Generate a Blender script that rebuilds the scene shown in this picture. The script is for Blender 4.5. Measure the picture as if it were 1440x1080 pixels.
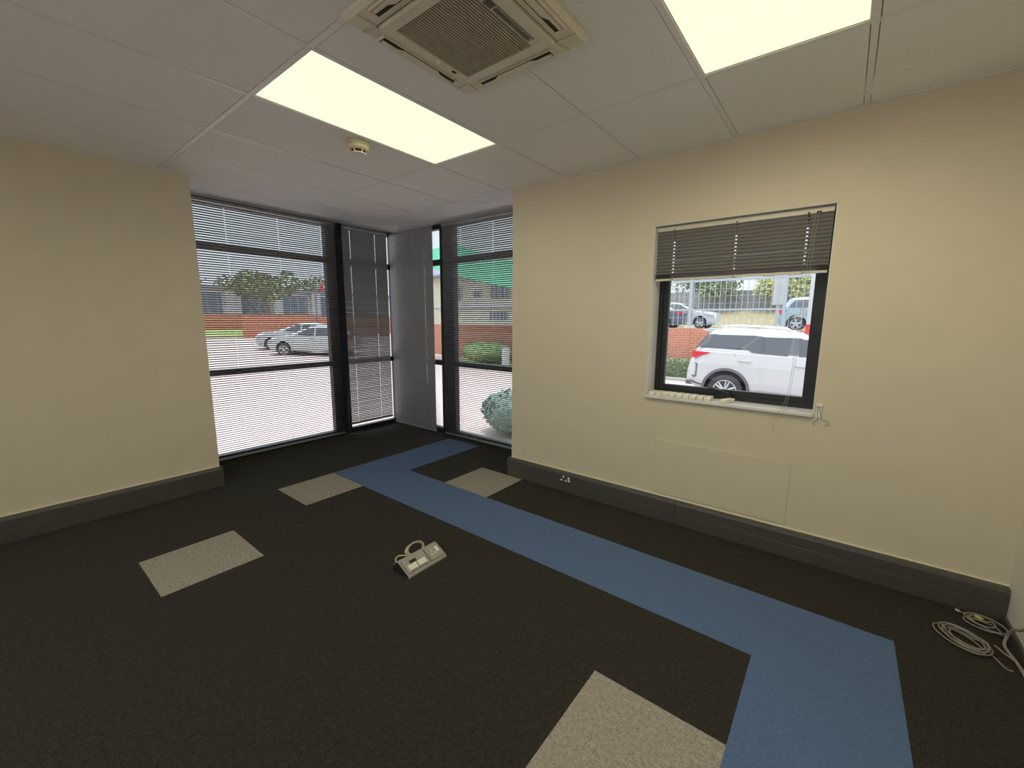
import bpy, bmesh, math, random
from mathutils import Vector, Matrix, noise
random.seed(7)
S = bpy.context.scene
for o in list(bpy.data.objects): bpy.data.objects.remove(o)
COL = S.collection

# ------------------------------------------------------------------ camera
cam_d = bpy.data.cameras.new('camera'); cam = bpy.data.objects.new('camera', cam_d); COL.objects.link(cam)
cam_d.sensor_fit = 'HORIZONTAL'; cam_d.sensor_width = 36.0; cam_d.lens = 586.7 / 1440 * 36.0
cam_d.clip_start = 0.05; cam_d.clip_end = 400
RX = Vector((0.78577332, 0.61849516, 0.00490149)); RD = Vector((0.09843507, -0.11722635, -0.98821481)); RF = Vector((-0.6106315, 0.77699531, -0.15299495))
M = Matrix.Identity(4)
for i in range(3):
    M[i][0] = RX[i]; M[i][1] = -RD[i]; M[i][2] = -RF[i]
M.translation = Vector((4.1082, -2.9379, 1.432))
cam.matrix_world = M
S.camera = cam

# ------------------------------------------------------------------ colour management, sky, sun, lamp strengths
S.view_settings.view_transform = 'Standard'; S.view_settings.look = 'None'
S.view_settings.gamma = 1.0; S.view_settings.use_curve_mapping = False
S.view_settings.exposure = 0.0
SKY = 1.0; SUN = 3.0; LED_POWER = 3.2; DIFFUSER = 1.02
W = bpy.data.worlds.new('sky'); S.world = W; W.use_nodes = True
nt = W.node_tree; nt.nodes.clear()
wo = nt.nodes.new('ShaderNodeOutputWorld'); bg = nt.nodes.new('ShaderNodeBackground')
tc = nt.nodes.new('ShaderNodeTexCoord'); sx = nt.nodes.new('ShaderNodeSeparateXYZ'); cr = nt.nodes.new('ShaderNodeValToRGB')
nt.links.new(tc.outputs['Generated'], sx.inputs[0]); nt.links.new(sx.outputs['Z'], cr.inputs[0])
cr.color_ramp.elements[0].position = 0.0; cr.color_ramp.elements[0].color = (1.05, 1.13, 1.22, 1)
cr.color_ramp.elements[1].position = 0.9; cr.color_ramp.elements[1].color = (3.0, 3.3, 3.7, 1)
cr.color_ramp.elements.new(0.28).color = (1.3, 1.42, 1.55, 1)
nt.links.new(cr.outputs[0], bg.inputs[0]); bg.inputs[1].default_value = SKY; nt.links.new(bg.outputs[0], wo.inputs[0])
sun_d = bpy.data.lights.new('sun', 'SUN'); sun_d.energy = SUN; sun_d.angle = math.radians(3); sun_d.color = (1, 0.95, 0.86)
sun = bpy.data.objects.new('sun', sun_d); COL.objects.link(sun)
sun.rotation_euler = Vector((-0.04, 0.0, -1.0)).to_track_quat('-Z', 'Y').to_euler()

# ------------------------------------------------------------------ helpers
def new_bm(): return bmesh.new()
def link(name, bm, mats, parent=None, smooth=False, loc=None):
    me = bpy.data.meshes.new(name); bm.normal_update(); bm.to_mesh(me); bm.free()
    for m in (mats if isinstance(mats, (list, tuple)) else [mats]): me.materials.append(m)
    if smooth:
        for p in me.polygons: p.use_smooth = True
    o = bpy.data.objects.new(name, me); COL.objects.link(o)
    if parent is not None: o.parent = parent
    if loc is not None: o.location = loc
    return o
def tag(o, label, cat, group=None, kind=None):
    o['label'] = label; o['category'] = cat
    if group: o['group'] = group
    if kind: o['kind'] = kind
    return o
def empty(name, loc=(0, 0, 0), rz=0.0, label=None, cat=None, group=None):
    o = bpy.data.objects.new(name, None); COL.objects.link(o); o.location = loc; o.rotation_euler = (0, 0, rz)
    o.empty_display_size = 0.1
    if label: tag(o, label, cat, group)
    return o
def struct(o, label=None):
    o['kind'] = 'structure'
    if label: o['label'] = label
    return o
def box(bm, x0, x1, y0, y1, z0, z1, mi=0):
    v = [bm.verts.new(p) for p in ((x0,y0,z0),(x1,y0,z0),(x1,y1,z0),(x0,y1,z0),(x0,y0,z1),(x1,y0,z1),(x1,y1,z1),(x0,y1,z1))]
    for f in ((0,3,2,1),(4,5,6,7),(0,1,5,4),(1,2,6,5),(2,3,7,6),(3,0,4,7)):
        bm.faces.new([v[i] for i in f]).material_index = mi
    return v
def bevel(bm, w, seg=2):
    bmesh.ops.bevel(bm, geom=list(bm.edges), offset=w, segments=seg, affect='EDGES', profile=0.5, clamp_overlap=True)
def prism(bm, pts, axis, a, b, mi=0):
    """extrude a 2-D outline along an axis ('x','y','z') from a to b"""
    def P(p, t): return (t, p[0], p[1]) if axis == 'x' else ((p[0], t, p[1]) if axis == 'y' else (p[0], p[1], t))
    A = [bm.verts.new(P(p, a)) for p in pts]; B = [bm.verts.new(P(p, b)) for p in pts]; n = len(pts)
    fs = [bm.faces.new(A), bm.faces.new(B[::-1])]
    for i in range(n): fs.append(bm.faces.new((A[i], B[i], B[(i+1) % n], A[(i+1) % n])))
    for f in fs: f.material_index = mi
    bmesh.ops.recalc_face_normals(bm, faces=fs)
    return fs
def lathe(bm, prof, seg=32, axis='z', c=(0, 0, 0), mi=0):
    """revolve (radius, height) pairs about an axis through c"""
    rings = []
    for r, h in prof:
        ring = []
        for k in range(seg):
            a = 2*math.pi*k/seg; u, v = r*math.cos(a), r*math.sin(a)
            p = (u, v, h) if axis == 'z' else ((h, u, v) if axis == 'x' else (u, h, v))
            ring.append(bm.verts.new((p[0]+c[0], p[1]+c[1], p[2]+c[2])))
        rings.append(ring)
    fs = []
    for a, b in zip(rings, rings[1:]):
        for k in range(seg): fs.append(bm.faces.new((a[k], a[(k+1) % seg], b[(k+1) % seg], b[k])))
    fs.append(bm.faces.new(rings[0])); fs.append(bm.faces.new(rings[-1]))
    for f in fs: f.material_index = mi
    bmesh.ops.recalc_face_normals(bm, faces=fs)
def tube(bm, pts, r, seg=8, mi=0, cap=True):
    pts = [Vector(p) for p in pts]; rr = r if isinstance(r, (list, tuple)) else [r]*len(pts)
    rings = []; up = Vector((0, 0, 1))
    for i, p in enumerate(pts):
        t = (pts[min(i+1, len(pts)-1)] - pts[max(i-1, 0)]).normalized()
        if i == 0:
            u = t.cross(up); u = u.normalized() if u.length > 1e-4 else Vector((1, 0, 0))
        else:
            u = (u - t*u.dot(t)); u = u.normalized() if u.length > 1e-6 else t.orthogonal().normalized()
        w = t.cross(u)
        rings.append([bm.verts.new(p + (u*math.cos(2*math.pi*k/seg) + w*math.sin(2*math.pi*k/seg))*rr[i]) for k in range(seg)])
    fs = []
    for a, b in zip(rings, rings[1:]):
        for k in range(seg): fs.append(bm.faces.new((a[k], a[(k+1) % seg], b[(k+1) % seg], b[k])))
    if cap: fs.append(bm.faces.new(rings[0][::-1])); fs.append(bm.faces.new(rings[-1]))
    for f in fs: f.material_index = mi
def spline(pts, n=8):
    P = [Vector(p) for p in pts]; out = []
    for i in range(len(P)-1):
        p0, p1, p2, p3 = P[max(i-1, 0)], P[i], P[i+1], P[min(i+2, len(P)-1)]
        for k in range(n):
            t = k/n
            out.append(0.5*((2*p1) + (p2-p0)*t + (2*p0-5*p1+4*p2-p3)*t*t + (3*p1-p0-3*p2+p3)*t**3))
    out.append(P[-1]); return out

# ------------------------------------------------------------------ materials
def mat(name, col, rough=0.6, metal=0.0, spec=0.5, noise_s=0, noise_a=0.0, bump=0.0, bump_s=200, emit=None, es=0, coat=0):
    m = bpy.data.materials.new(name); m.use_nodes = True; t = m.node_tree; b = t.nodes['Principled BSDF']
    b.inputs['Base Color'].default_value = (*col, 1); b.inputs['Roughness'].default_value = rough
    b.inputs['Metallic'].default_value = metal; b.inputs['Specular IOR Level'].default_value = spec
    if coat: b.inputs['Coat Weight'].default_value = coat; b.inputs['Coat Roughness'].default_value = 0.05
    if emit: b.inputs['Emission Color'].default_value = (*emit, 1); b.inputs['Emission Strength'].default_value = es
    co = t.nodes.new('ShaderNodeTexCoord')
    n = t.nodes.new('ShaderNodeTexNoise'); n.inputs['Scale'].default_value = noise_s or 40; n.inputs['Detail'].default_value = 6
    t.links.new(co.outputs['Object'], n.inputs['Vector'])
    r = t.nodes.new('ShaderNodeValToRGB'); a = noise_a or 0.03
    r.color_ramp.elements[0].position = 0.3; r.color_ramp.elements[1].position = 0.7
    r.color_ramp.elements[0].color = (*[max(0, c*(1-a)) for c in col], 1); r.color_ramp.elements[1].color = (*[min(1, c*(1+a)) for c in col], 1)
    t.links.new(n.outputs['Fac'], r.inputs[0]); t.links.new(r.outputs[0], b.inputs['Base Color'])
    if bump:
        n2 = t.nodes.new('ShaderNodeTexNoise'); n2.inputs['Scale'].default_value = bump_s; n2.inputs['Detail'].default_value = 3
        bp = t.nodes.new('ShaderNodeBump'); bp.inputs['Strength'].default_value = bump; bp.inputs['Distance'].default_value = 0.004
        t.links.new(co.outputs['Object'], n2.inputs['Vector']); t.links.new(n2.outputs['Fac'], bp.inputs['Height']); t.links.new(bp.outputs[0], b.inputs['Normal'])
    return m
def glass_mat(name, tint=(0.93, 0.95, 0.95), refl=0.06, rough=0.0):
    m = bpy.data.materials.new(name); m.use_nodes = True; t = m.node_tree; t.nodes.clear()
    o = t.nodes.new('ShaderNodeOutputMaterial'); mx = t.nodes.new('ShaderNodeMixShader')
    tr = t.nodes.new('ShaderNodeBsdfTransparent'); tr.inputs[0].default_value = (*tint, 1)
    gl = t.nodes.new('ShaderNodeBsdfGlossy'); gl.inputs['Roughness'].default_value = rough
    lw = t.nodes.new('ShaderNodeFresnel'); lw.inputs[0].default_value = 1.3
    t.links.new(lw.outputs[0], mx.inputs[0]); t.links.new(tr.outputs[0], mx.inputs[1]); t.links.new(gl.outputs[0], mx.inputs[2]); t.links.new(mx.outputs[0], o.inputs[0])
    return m
def brick_mat(name, c1, c2, mortar, sc, bw=0.5, rh=0.25, msz=0.02, rot=None, gen='Object'):
    m = bpy.data.materials.new(name); m.use_nodes = True; t = m.node_tree; b = t.nodes['Principled BSDF']; b.inputs['Roughness'].default_value = 0.85
    co = t.nodes.new('ShaderNodeTexCoord'); mp = t.nodes.new('ShaderNodeMapping'); br = t.nodes.new('ShaderNodeTexBrick')
    if rot: mp.inputs['Rotation'].default_value = rot
    br.inputs['Color1'].default_value = (*c1, 1); br.inputs['Color2'].default_value = (*c2, 1); br.inputs['Mortar'].default_value = (*mortar, 1)
    br.inputs['Scale'].default_value = sc; br.inputs['Brick Width'].default_value = bw; br.inputs['Row Height'].default_value = rh; br.inputs['Mortar Size'].default_value = msz
    t.links.new(co.outputs[gen], mp.inputs[0]); t.links.new(mp.outputs[0], br.inputs[0]); t.links.new(br.outputs[0], b.inputs['Base Color'])
    return m
def carpet_mat(name, dark, light, sc=170, bstr=0.7):
    m = bpy.data.materials.new(name); m.use_nodes = True; t = m.node_tree; b = t.nodes['Principled BSDF']
    b.inputs['Roughness'].default_value = 0.95; b.inputs['Specular IOR Level'].default_value = 0.15
    b.inputs['Sheen Weight'].default_value = 0.05; b.inputs['Sheen Roughness'].default_value = 0.45
    co = t.nodes.new('ShaderNodeTexCoord')
    n = t.nodes.new('ShaderNodeTexNoise'); n.inputs['Scale'].default_value = sc; n.inputs['Detail'].default_value = 5; n.inputs['Roughness'].default_value = 0.7
    n3 = t.nodes.new('ShaderNodeTexNoise'); n3.inputs['Scale'].default_value = 60; n3.inputs['Detail'].default_value = 5
    v = t.nodes.new('ShaderNodeTexVoronoi'); v.inputs['Scale'].default_value = sc*1.3
    mx = t.nodes.new('ShaderNodeMath'); mx.operation = 'MULTIPLY_ADD'; mx.inputs[1].default_value = 0.45
    r = t.nodes.new('ShaderNodeValToRGB'); r.color_ramp.elements[0].position = 0.50; r.color_ramp.elements[1].position = 0.92
    r.color_ramp.elements[0].color = (*dark, 1); r.color_ramp.elements[1].color = (*light, 1)
    for nn in (n, n3, v): t.links.new(co.outputs['Object'], nn.inputs['Vector'])
    t.links.new(n3.outputs['Fac'], mx.inputs[0]); t.links.new(n.outputs['Fac'], mx.inputs[2]); t.links.new(mx.outputs[0], r.inputs[0]); t.links.new(r.outputs[0], b.inputs['Base Color'])
    bp = t.nodes.new('ShaderNodeBump'); bp.inputs['Strength'].default_value = bstr; bp.inputs['Distance'].default_value = 0.003
    t.links.new(v.outputs['Distance'], bp.inputs['Height']); t.links.new(bp.outputs[0], b.inputs['Normal'])
    return m

m_wall = mat('cream_paint', (0.76, 0.68, 0.51), 0.75, spec=0.25, noise_s=6, noise_a=0.02, bump=0.08, bump_s=160)
m_wallw = mat('white_paint', (0.78, 0.74, 0.64), 0.75, spec=0.25, noise_s=6, noise_a=0.02, bump=0.08, bump_s=160)
m_reveal = mat('white_reveal_paint', (0.80, 0.79, 0.76), 0.6, noise_s=9)
m_tile = mat('ceiling_tile', (0.93, 0.91, 0.86), 0.9, spec=0.1, noise_s=300, noise_a=0.04, bump=0.1, bump_s=500)
m_tbar = mat('ceiling_grid_steel', (0.88, 0.86, 0.82), 0.45, spec=0.4)
m_soffit = mat('soffit_plaster', (0.93, 0.92, 0.90), 0.85, spec=0.1, noise_s=8)
m_black = carpet_mat('charcoal_carpet', (0.010, 0.009, 0.0075), (0.064, 0.057, 0.046))
m_blue = carpet_mat('blue_carpet', (0.075, 0.140, 0.275), (0.15, 0.225, 0.39))
m_grey = carpet_mat('grey_carpet', (0.20, 0.183, 0.15), (0.55, 0.51, 0.43))
m_skirt = mat('grey_vinyl_skirting', (0.085, 0.080, 0.068), 0.45, noise_s=30, noise_a=0.06)
m_skirtcap = mat('skirting_cap', (0.30, 0.28, 0.23), 0.45)
m_alu = mat('charcoal_aluminium', (0.016, 0.018, 0.022), 0.4, metal=0.0, spec=0.5)
m_glass = glass_mat('window_glass')
m_slat = mat('silver_blind_slat', (0.35, 0.35, 0.355), 0.45, metal=0.1, spec=0.5, noise_s=15, noise_a=0.03)
m_slatd = mat('taupe_blind_slat', (0.27, 0.255, 0.235), 0.45, spec=0.4, noise_s=15, noise_a=0.03)
m_rail = mat('cream_blind_rail', (0.72, 0.67, 0.52), 0.4)
m_railg = mat('silver_blind_rail', (0.36, 0.36, 0.36), 0.4, metal=0.3)
m_cord = mat('blind_cord', (0.45, 0.44, 0.40), 0.8)
m_cordd = mat('dark_blind_cord', (0.14, 0.13, 0.12), 0.8)
m_ac = mat('ivory_plastic', (0.78, 0.71, 0.56), 0.5, spec=0.4)
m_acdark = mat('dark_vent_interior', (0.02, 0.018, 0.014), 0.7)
m_acslat = mat('grille_plastic', (0.50, 0.44, 0.33), 0.55)
m_scr = mat('display_window', (0.10, 0.09, 0.075), 0.25)
m_chrome = mat('bright_clip', (0.9, 0.9, 0.88), 0.15, metal=1.0)
m_beige = mat('beige_plastic', (0.70, 0.62, 0.42), 0.45)
m_creamp = mat('cream_plastic', (0.88, 0.84, 0.68), 0.4)
m_whitep = mat('white_plastic', (0.93, 0.92, 0.89), 0.4)
m_greyp = mat('grey_plastic', (0.38, 0.365, 0.325), 0.45, noise_s=60)
m_darkp = mat('dark_plastic', (0.02, 0.02, 0.02), 0.5)
m_cable = mat('ivory_cable', (0.58, 0.52, 0.40), 0.55)
m_cableg = mat('grey_cable', (0.34, 0.31, 0.26), 0.6)
m_yell = mat('yellow_tag', (0.62, 0.58, 0.20), 0.6)
# the diffuser sheet glows: brighter towards its middle as a real prismatic sheet over LEDs does
m_diff = bpy.data.materials.new('light_diffuser'); m_diff.use_nodes = True
t = m_diff.node_tree; b = t.nodes['Principled BSDF']; b.inputs['Base Color'].default_value = (0.8, 0.8, 0.7, 1); b.inputs['Roughness'].default_value = 0.5
b.inputs['Emission Color'].default_value = (1.0, 0.985, 0.64, 1); b.inputs['Emission Strength'].default_value = DIFFUSER

# ------------------------------------------------------------------ room shell
H = 2.52; LX = 4.86; BY = -5.2
GX, GY = -0.68, 0.58           # inner faces of the corner glazing
U = 0.4935; FX, FY = 0.4798, -1.0308
bm = new_bm()
blue = {(0, 0), (0, 1), (0, 2)} | {(i, 0) for i in range(8)} | {(7, -1), (7, -2), (7, -3), (7, -4)}
grey = {(0, -1), (2, 1), (1, -3), (6, -2), (4, -5)}
xs = sorted({-0.78, LX} | {FX+U*i for i in range(-2, 9) if -0.78 < FX+U*i < LX}); ys = sorted({BY, 0.68} | {FY+U*j for j in range(-9, 4) if BY < FY+U*j < 0.68})
for i in range(len(xs)-1):
    for j in range(len(ys)-1):
        key = (round((xs[i+1]-FX)/U - 1) if xs[i+1] < LX else round((xs[i]-FX)/U), math.floor((0.5*(ys[j]+ys[j+1])-FY)/U))
        mi = 1 if key in blue else (2 if key in grey else 0)
        f = bm.faces.new([bm.verts.new(p) for p in ((xs[i], ys[j], 0), (xs[i+1], ys[j], 0), (xs[i+1], ys[j+1], 0), (xs[i], ys[j+1], 0))]); f.material_index = mi
bmesh.ops.remove_doubles(bm, verts=bm.verts, dist=1e-5)
r = bmesh.ops.extrude_face_region(bm, geom=bm.faces[:])
bmesh.ops.translate(bm, verts=[v for v in r['geom'] if isinstance(v, bmesh.types.BMVert)], vec=(0, 0, -0.1))
bmesh.ops.recalc_face_normals(bm, faces=bm.faces)
struct(link('floor', bm, [m_black, m_blue, m_grey]), 'charcoal carpet tile floor with a blue stepped stripe and grey tiles')

# walls
bm = new_bm(); box(bm, -0.74, 0, BY, -1.785, 0, H+0.02); struct(link('wall_left', bm, m_wall), 'cream painted wall beside the tall corner glazing')
WX0, WX1, WZ0, WZ1 = 3.033, 4.02, 0.875, 2.065
bm = new_bm()
box(bm, 1.80, 2.1, 0, 0.66, 0, H+0.02)
box(bm, 2.1, WX0, 0, 0.22, 0, H+0.02); box(bm, WX1, LX+0.14, 0, 0.22, 0, H+0.02)
box(bm, WX0, WX1, 0, 0.22, 0, WZ0); box(bm, WX0, WX1, 0, 0.22, WZ1, H+0.02)
struct(link('wall_right', bm, m_wall), 'cream painted wall with the small square window')
bm = new_bm(); box(bm, LX, LX+0.14, BY, 0, 0, H+0.02); struct(link('wall_front', bm, m_wallw), 'off white end wall at the picture edge')
bm = new_bm(); box(bm, -0.74, 0.5, BY-0.14, BY, 0, H+0.02); box(bm, 4.3, LX+0.14, BY-0.14, BY, 0, H+0.02); box(bm, 0.5, 4.3, BY-0.14, BY, 0, 0.25); box(bm, 0.5, 4.3, BY-0.14, BY, 2.35, H+0.02)
struct(link('wall_back', bm, m_wallw), 'off white rear wall with an opening for the added daylight window')
# window reveal lining (white)
bm = new_bm(); box(bm, WX0-0.0, WX0+0.004, 0.001, 0.15, 0.9, WZ1); box(bm, WX1-0.004, WX1, 0.001, 0.15, 0.9, WZ1); box(bm, WX0, WX1, 0.001, 0.15, WZ1-0.004, WZ1)
struct(link('trim_1', bm, m_reveal), 'white painted reveal lining of the small window')

# ceiling: tiles between a grid of T bars, soffit over the glazed corner, roof slab above
XG, YB = 0.4918, -0.7691
bm = new_bm()
cx = [0.0] + [XG+0.6*k for k in range(0, 8)] + [LX]; cy = [BY] + [YB-1.2*k for k in range(3, -1, -1)] + [0.0]
LAMPS = [(2, 0), (5, 0), (2, 2), (5, 2)]     # x cell, y row (0 = next to the window wall; rear pair added as fill)
def lamp_rect(k, r=0): return (XG+0.6*k+0.012-0.6, XG+0.6*(k+1)-0.012-0.6, YB-1.2*(r+1)+0.012, YB-1.2*r-0.012)
holes = [lamp_rect(k+1, r) for k, r in LAMPS]
for i in range(len(cx)-1):
    for j in range(len(cy)-1):
        x0, x1, y0, y1 = cx[i]+0.012, cx[i+1]-0.012, cy[j]+0.012, cy[j+1]-0.012
        if any(abs(x0-h[0]) < .02 and abs(y0-h[2]) < .02 for h in holes): continue
        box(bm, x0+.003, x1-.003, y0+.003, y1-.003, H+0.002, H+0.020)
ceil = struct(link('ceiling', bm, m_tile), 'suspended ceiling of large off white tiles in a thin grid')
bm = new_bm()
for x in cx[1:-1]: box(bm, x-0.012, x+0.012, BY, 0, H, H+0.0055)
for k in range(len(cy)-2):
    y = cy[k+1]; box(bm, 0, LX, y-0.012, y+0.012, H-0.0005, H+0.005)
box(bm, 0, 0.018, BY, 0, H-0.001, H+0.005); box(bm, 0, LX, -0.018, 0, H-0.001, H+0.005); box(bm, LX-0.018, LX, BY, 0, H-0.001, H+0.005); box(bm, 0, LX, BY, BY+0.018, H-0.001, H+0.005)
link('grid_bars', bm, m_tbar, ceil)
bm = new_bm()
box(bm, -0.76, -0.002, -1.785, 0.66, H+0.022, H+0.05); box(bm, -0.002, 1.80, 0.002, 0.66, H+0.022, H+0.05)
struct(link('trim_2', bm, m_soffit), 'plain white soffit over the glazed corner')
bm = new_bm(); box(bm, -0.80, LX+0.2, BY-0.2, 0.70, H+0.14, H+0.45); box(bm, -0.80, LX+0.2, 0.24, 0.70, H+0.05, H+0.14); box(bm, -0.80, -0.03, BY-0.2, 0.24, H+0.05, H+0.14)
box(bm, -0.03, LX+0.2, BY-0.2, BY-0.001, H+0.021, H+0.14); box(bm, LX+0.001, LX+0.2, BY, 0.24, H+0.021, H+0.14)
struct(link('trim_3', bm, m_soffit), 'roof slab over the room')

# skirting trunking
def skirting(name, along, a, b, face, label, joints=(), cap_at=None):
    """trunking 50 mm deep, 170 high, with a lid joint along its middle"""
    bm = new_bm()
    prof = [(0, 0), (-0.046, 0), (-0.05, 0.004), (-0.05, 0.088), (-0.048, 0.090), (-0.048, 0.093), (-0.05, 0.095), (-0.05, 0.152), (-0.044, 0.167), (-0.038, 0.17), (0, 0.17)]
    cuts = [a] + list(joints) + [b]
    for p, q in zip(cuts, cuts[1:]):
        if along == 'x': prism(bm, prof, 'x', p+0.0012, q-0.0012)
        else: prism(bm, [(-u, v) for u, v in prof], 'y', p+0.0012, q-0.0012)
    o = struct(link(name, bm, m_skirt), label)
    if cap_at is not None:
        bm = new_bm()
        if along == 'x': box(bm, cap_at-0.006, cap_at+0.006, -0.056, 0, 0, 0.176)
        else: box(bm, 0, 0.056, cap_at-0.006, cap_at+0.006, 0, 0.176)
        bevel(bm, 0.003); link('end_cap', bm, m_skirt, o)
    bm = new_bm()   # pale line of sealant on top
    if along == 'x': box(bm, a, b, -0.008, 0, 0.170, 0.174)
    else: box(bm, 0, 0.008, a, b, 0.170, 0.174)
    link('sealant_line', bm, m_creamp, o)
    return o
skirting('baseboard_right', 'x', 1.80, LX, 0, 'grey plastic trunking along the foot of the window wall', (3.30,), 1.797)
skirting('baseboard_left', 'y', BY, -1.785, 0, 'grey plastic trunking along the foot of the left wall', (), -1.782)
bm = new_bm(); box(bm, LX-0.012, LX, BY, -0.051, 0, 0.035); struct(link('baseboard_front', bm, m_skirt), 'low dark edging strip under the off white end wall')

# ------------------------------------------------------------------ corner glazing
def framebars(bm, axis, plane, depth, segs, z0, z1, cross, mull):
    """axis 'y' for the left glazing (runs along y at x=plane-depth..plane), 'x' for the right"""
    def bx(a, b, zz0, zz1, d0=0.0, d1=depth):
        if axis == 'y': box(bm, plane-d1, plane-d0, a, b, zz0, zz1)
        else: box(bm, a, b, plane+d0, plane+d1, zz0, zz1)
    for a, b in mull: bx(a, b, z0, z1)
    for a, b in segs:
        bx(a, b, z0, z0+0.06); bx(a, b, z1-0.05, z1)
        for c0, c1 in cross: bx(a, b, c0, c1, 0.004, depth-0.004)
w1 = struct(empty('window_1', (0, 0, 0)), 'tall glazing left of the room corner'); w2 = struct(empty('window_2', (0, 0, 0)), 'tall glazing right of the room corner')
CR = [(0.865, 0.925), (2.075, 2.14)]
bm = new_bm(); framebars(bm, 'y', GX, 0.07, [(-1.785, -0.345), (-0.13, 0.55)], 0, H+0.02, CR, [(-0.345, -0.13), (0.55, 0.65)]); link('frame', bm, m_alu, w1)
bm = new_bm(); framebars(bm, 'x', GY, 0.07, [(-0.62, 0.235), (0.465, 1.80)], 0, H+0.02, CR, [(-0.68, -0.60), (0.235, 0.465)]); link('frame', bm, m_alu, w2)
zs = [(0.06, 0.865), (0.925, 2.075), (2.14, 2.49)]
for a, b in [(-1.785, -0.345), (-0.13, 0.55)]:
    for z0, z1 in zs:
        bm = new_bm(); box(bm, GX-0.04, GX-0.034, a, b, z0, z1); link('pane', bm, m_glass, w1)
for a, b in [(-0.60, 0.235), (0.465, 1.80)]:
    for z0, z1 in zs:
        bm = new_bm(); box(bm, a, b, GY+0.034, GY+0.04, z0, z1); link('pane', bm, m_glass, w2)

# unseen wide window, added in the rear wall to bring daylight onto the ceiling
w4 = struct(empty('added_window', (0, 0, 0)), 'unseen wide black framed window added in the rear wall for daylight')
bm = new_bm()
for x in (0.5, 1.75, 3.0, 4.24): box(bm, x, x+0.06, BY-0.10, BY-0.04, 0.25, 2.35)
for x in (0.56, 1.81, 3.06):
    for z in (0.25, 2.29): box(bm, x, x+1.19, BY-0.10, BY-0.04, z, z+0.06)
link('frame', bm, m_alu, w4)
for x in (0.56, 1.81, 3.06):
    bm = new_bm(); box(bm, x, x+1.19-0.005, BY-0.075, BY-0.069, 0.31, 2.29); link('pane', bm, m_glass, w4)

# small window
w3 = struct(empty('window_3', (0, 0, 0)), 'small square window with a black frame in the cream wall')
bm = new_bm()
X0, X1, Z0, Z1 = WX0+0.004, WX1-0.004, 0.90, WZ1-0.004
for d0, d1, i0, i1 in ((0.150, 0.205, 0, 0.030), (0.160, 0.195, 0.030, 0.066)):
    box(bm, X0+i0, X0+i1, d0, d1, Z0+i0, Z1-i0); box(bm, X1-i1, X1-i0, d0, d1, Z0+i0, Z1-i0)
    box(bm, X0+i1, X1-i1, d0, d1, Z0+i0, Z0+i1); box(bm, X0+i1, X1-i1, d0, d1, Z1-i1, Z1-i0)
link('frame', bm, m_alu, w3)
bm = new_bm(); box(bm, X0+0.066, X1-0.066, 0.176, 0.182, Z0+0.066, Z1-0.066); link('pane', bm, m_glass, w3)
bm = new_bm(); box(bm, WX0, WX1, -0.022, 0.15, 0.880, 0.900); bevel(bm, 0.004); link('sill', bm, m_reveal, w3)
bm = new_bm()  # casement lever at the foot of the sash
box(bm, 3.50, 3.56, 0.135, 0.165, 0.925, 0.945); tube(bm, [(3.545, 0.14, 0.944), (3.49, 0.125, 0.962), (3.41, 0.118, 0.985)], [0.007, 0.008, 0.006], 8); link('window_lever', bm, m_alu, w3)

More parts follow.
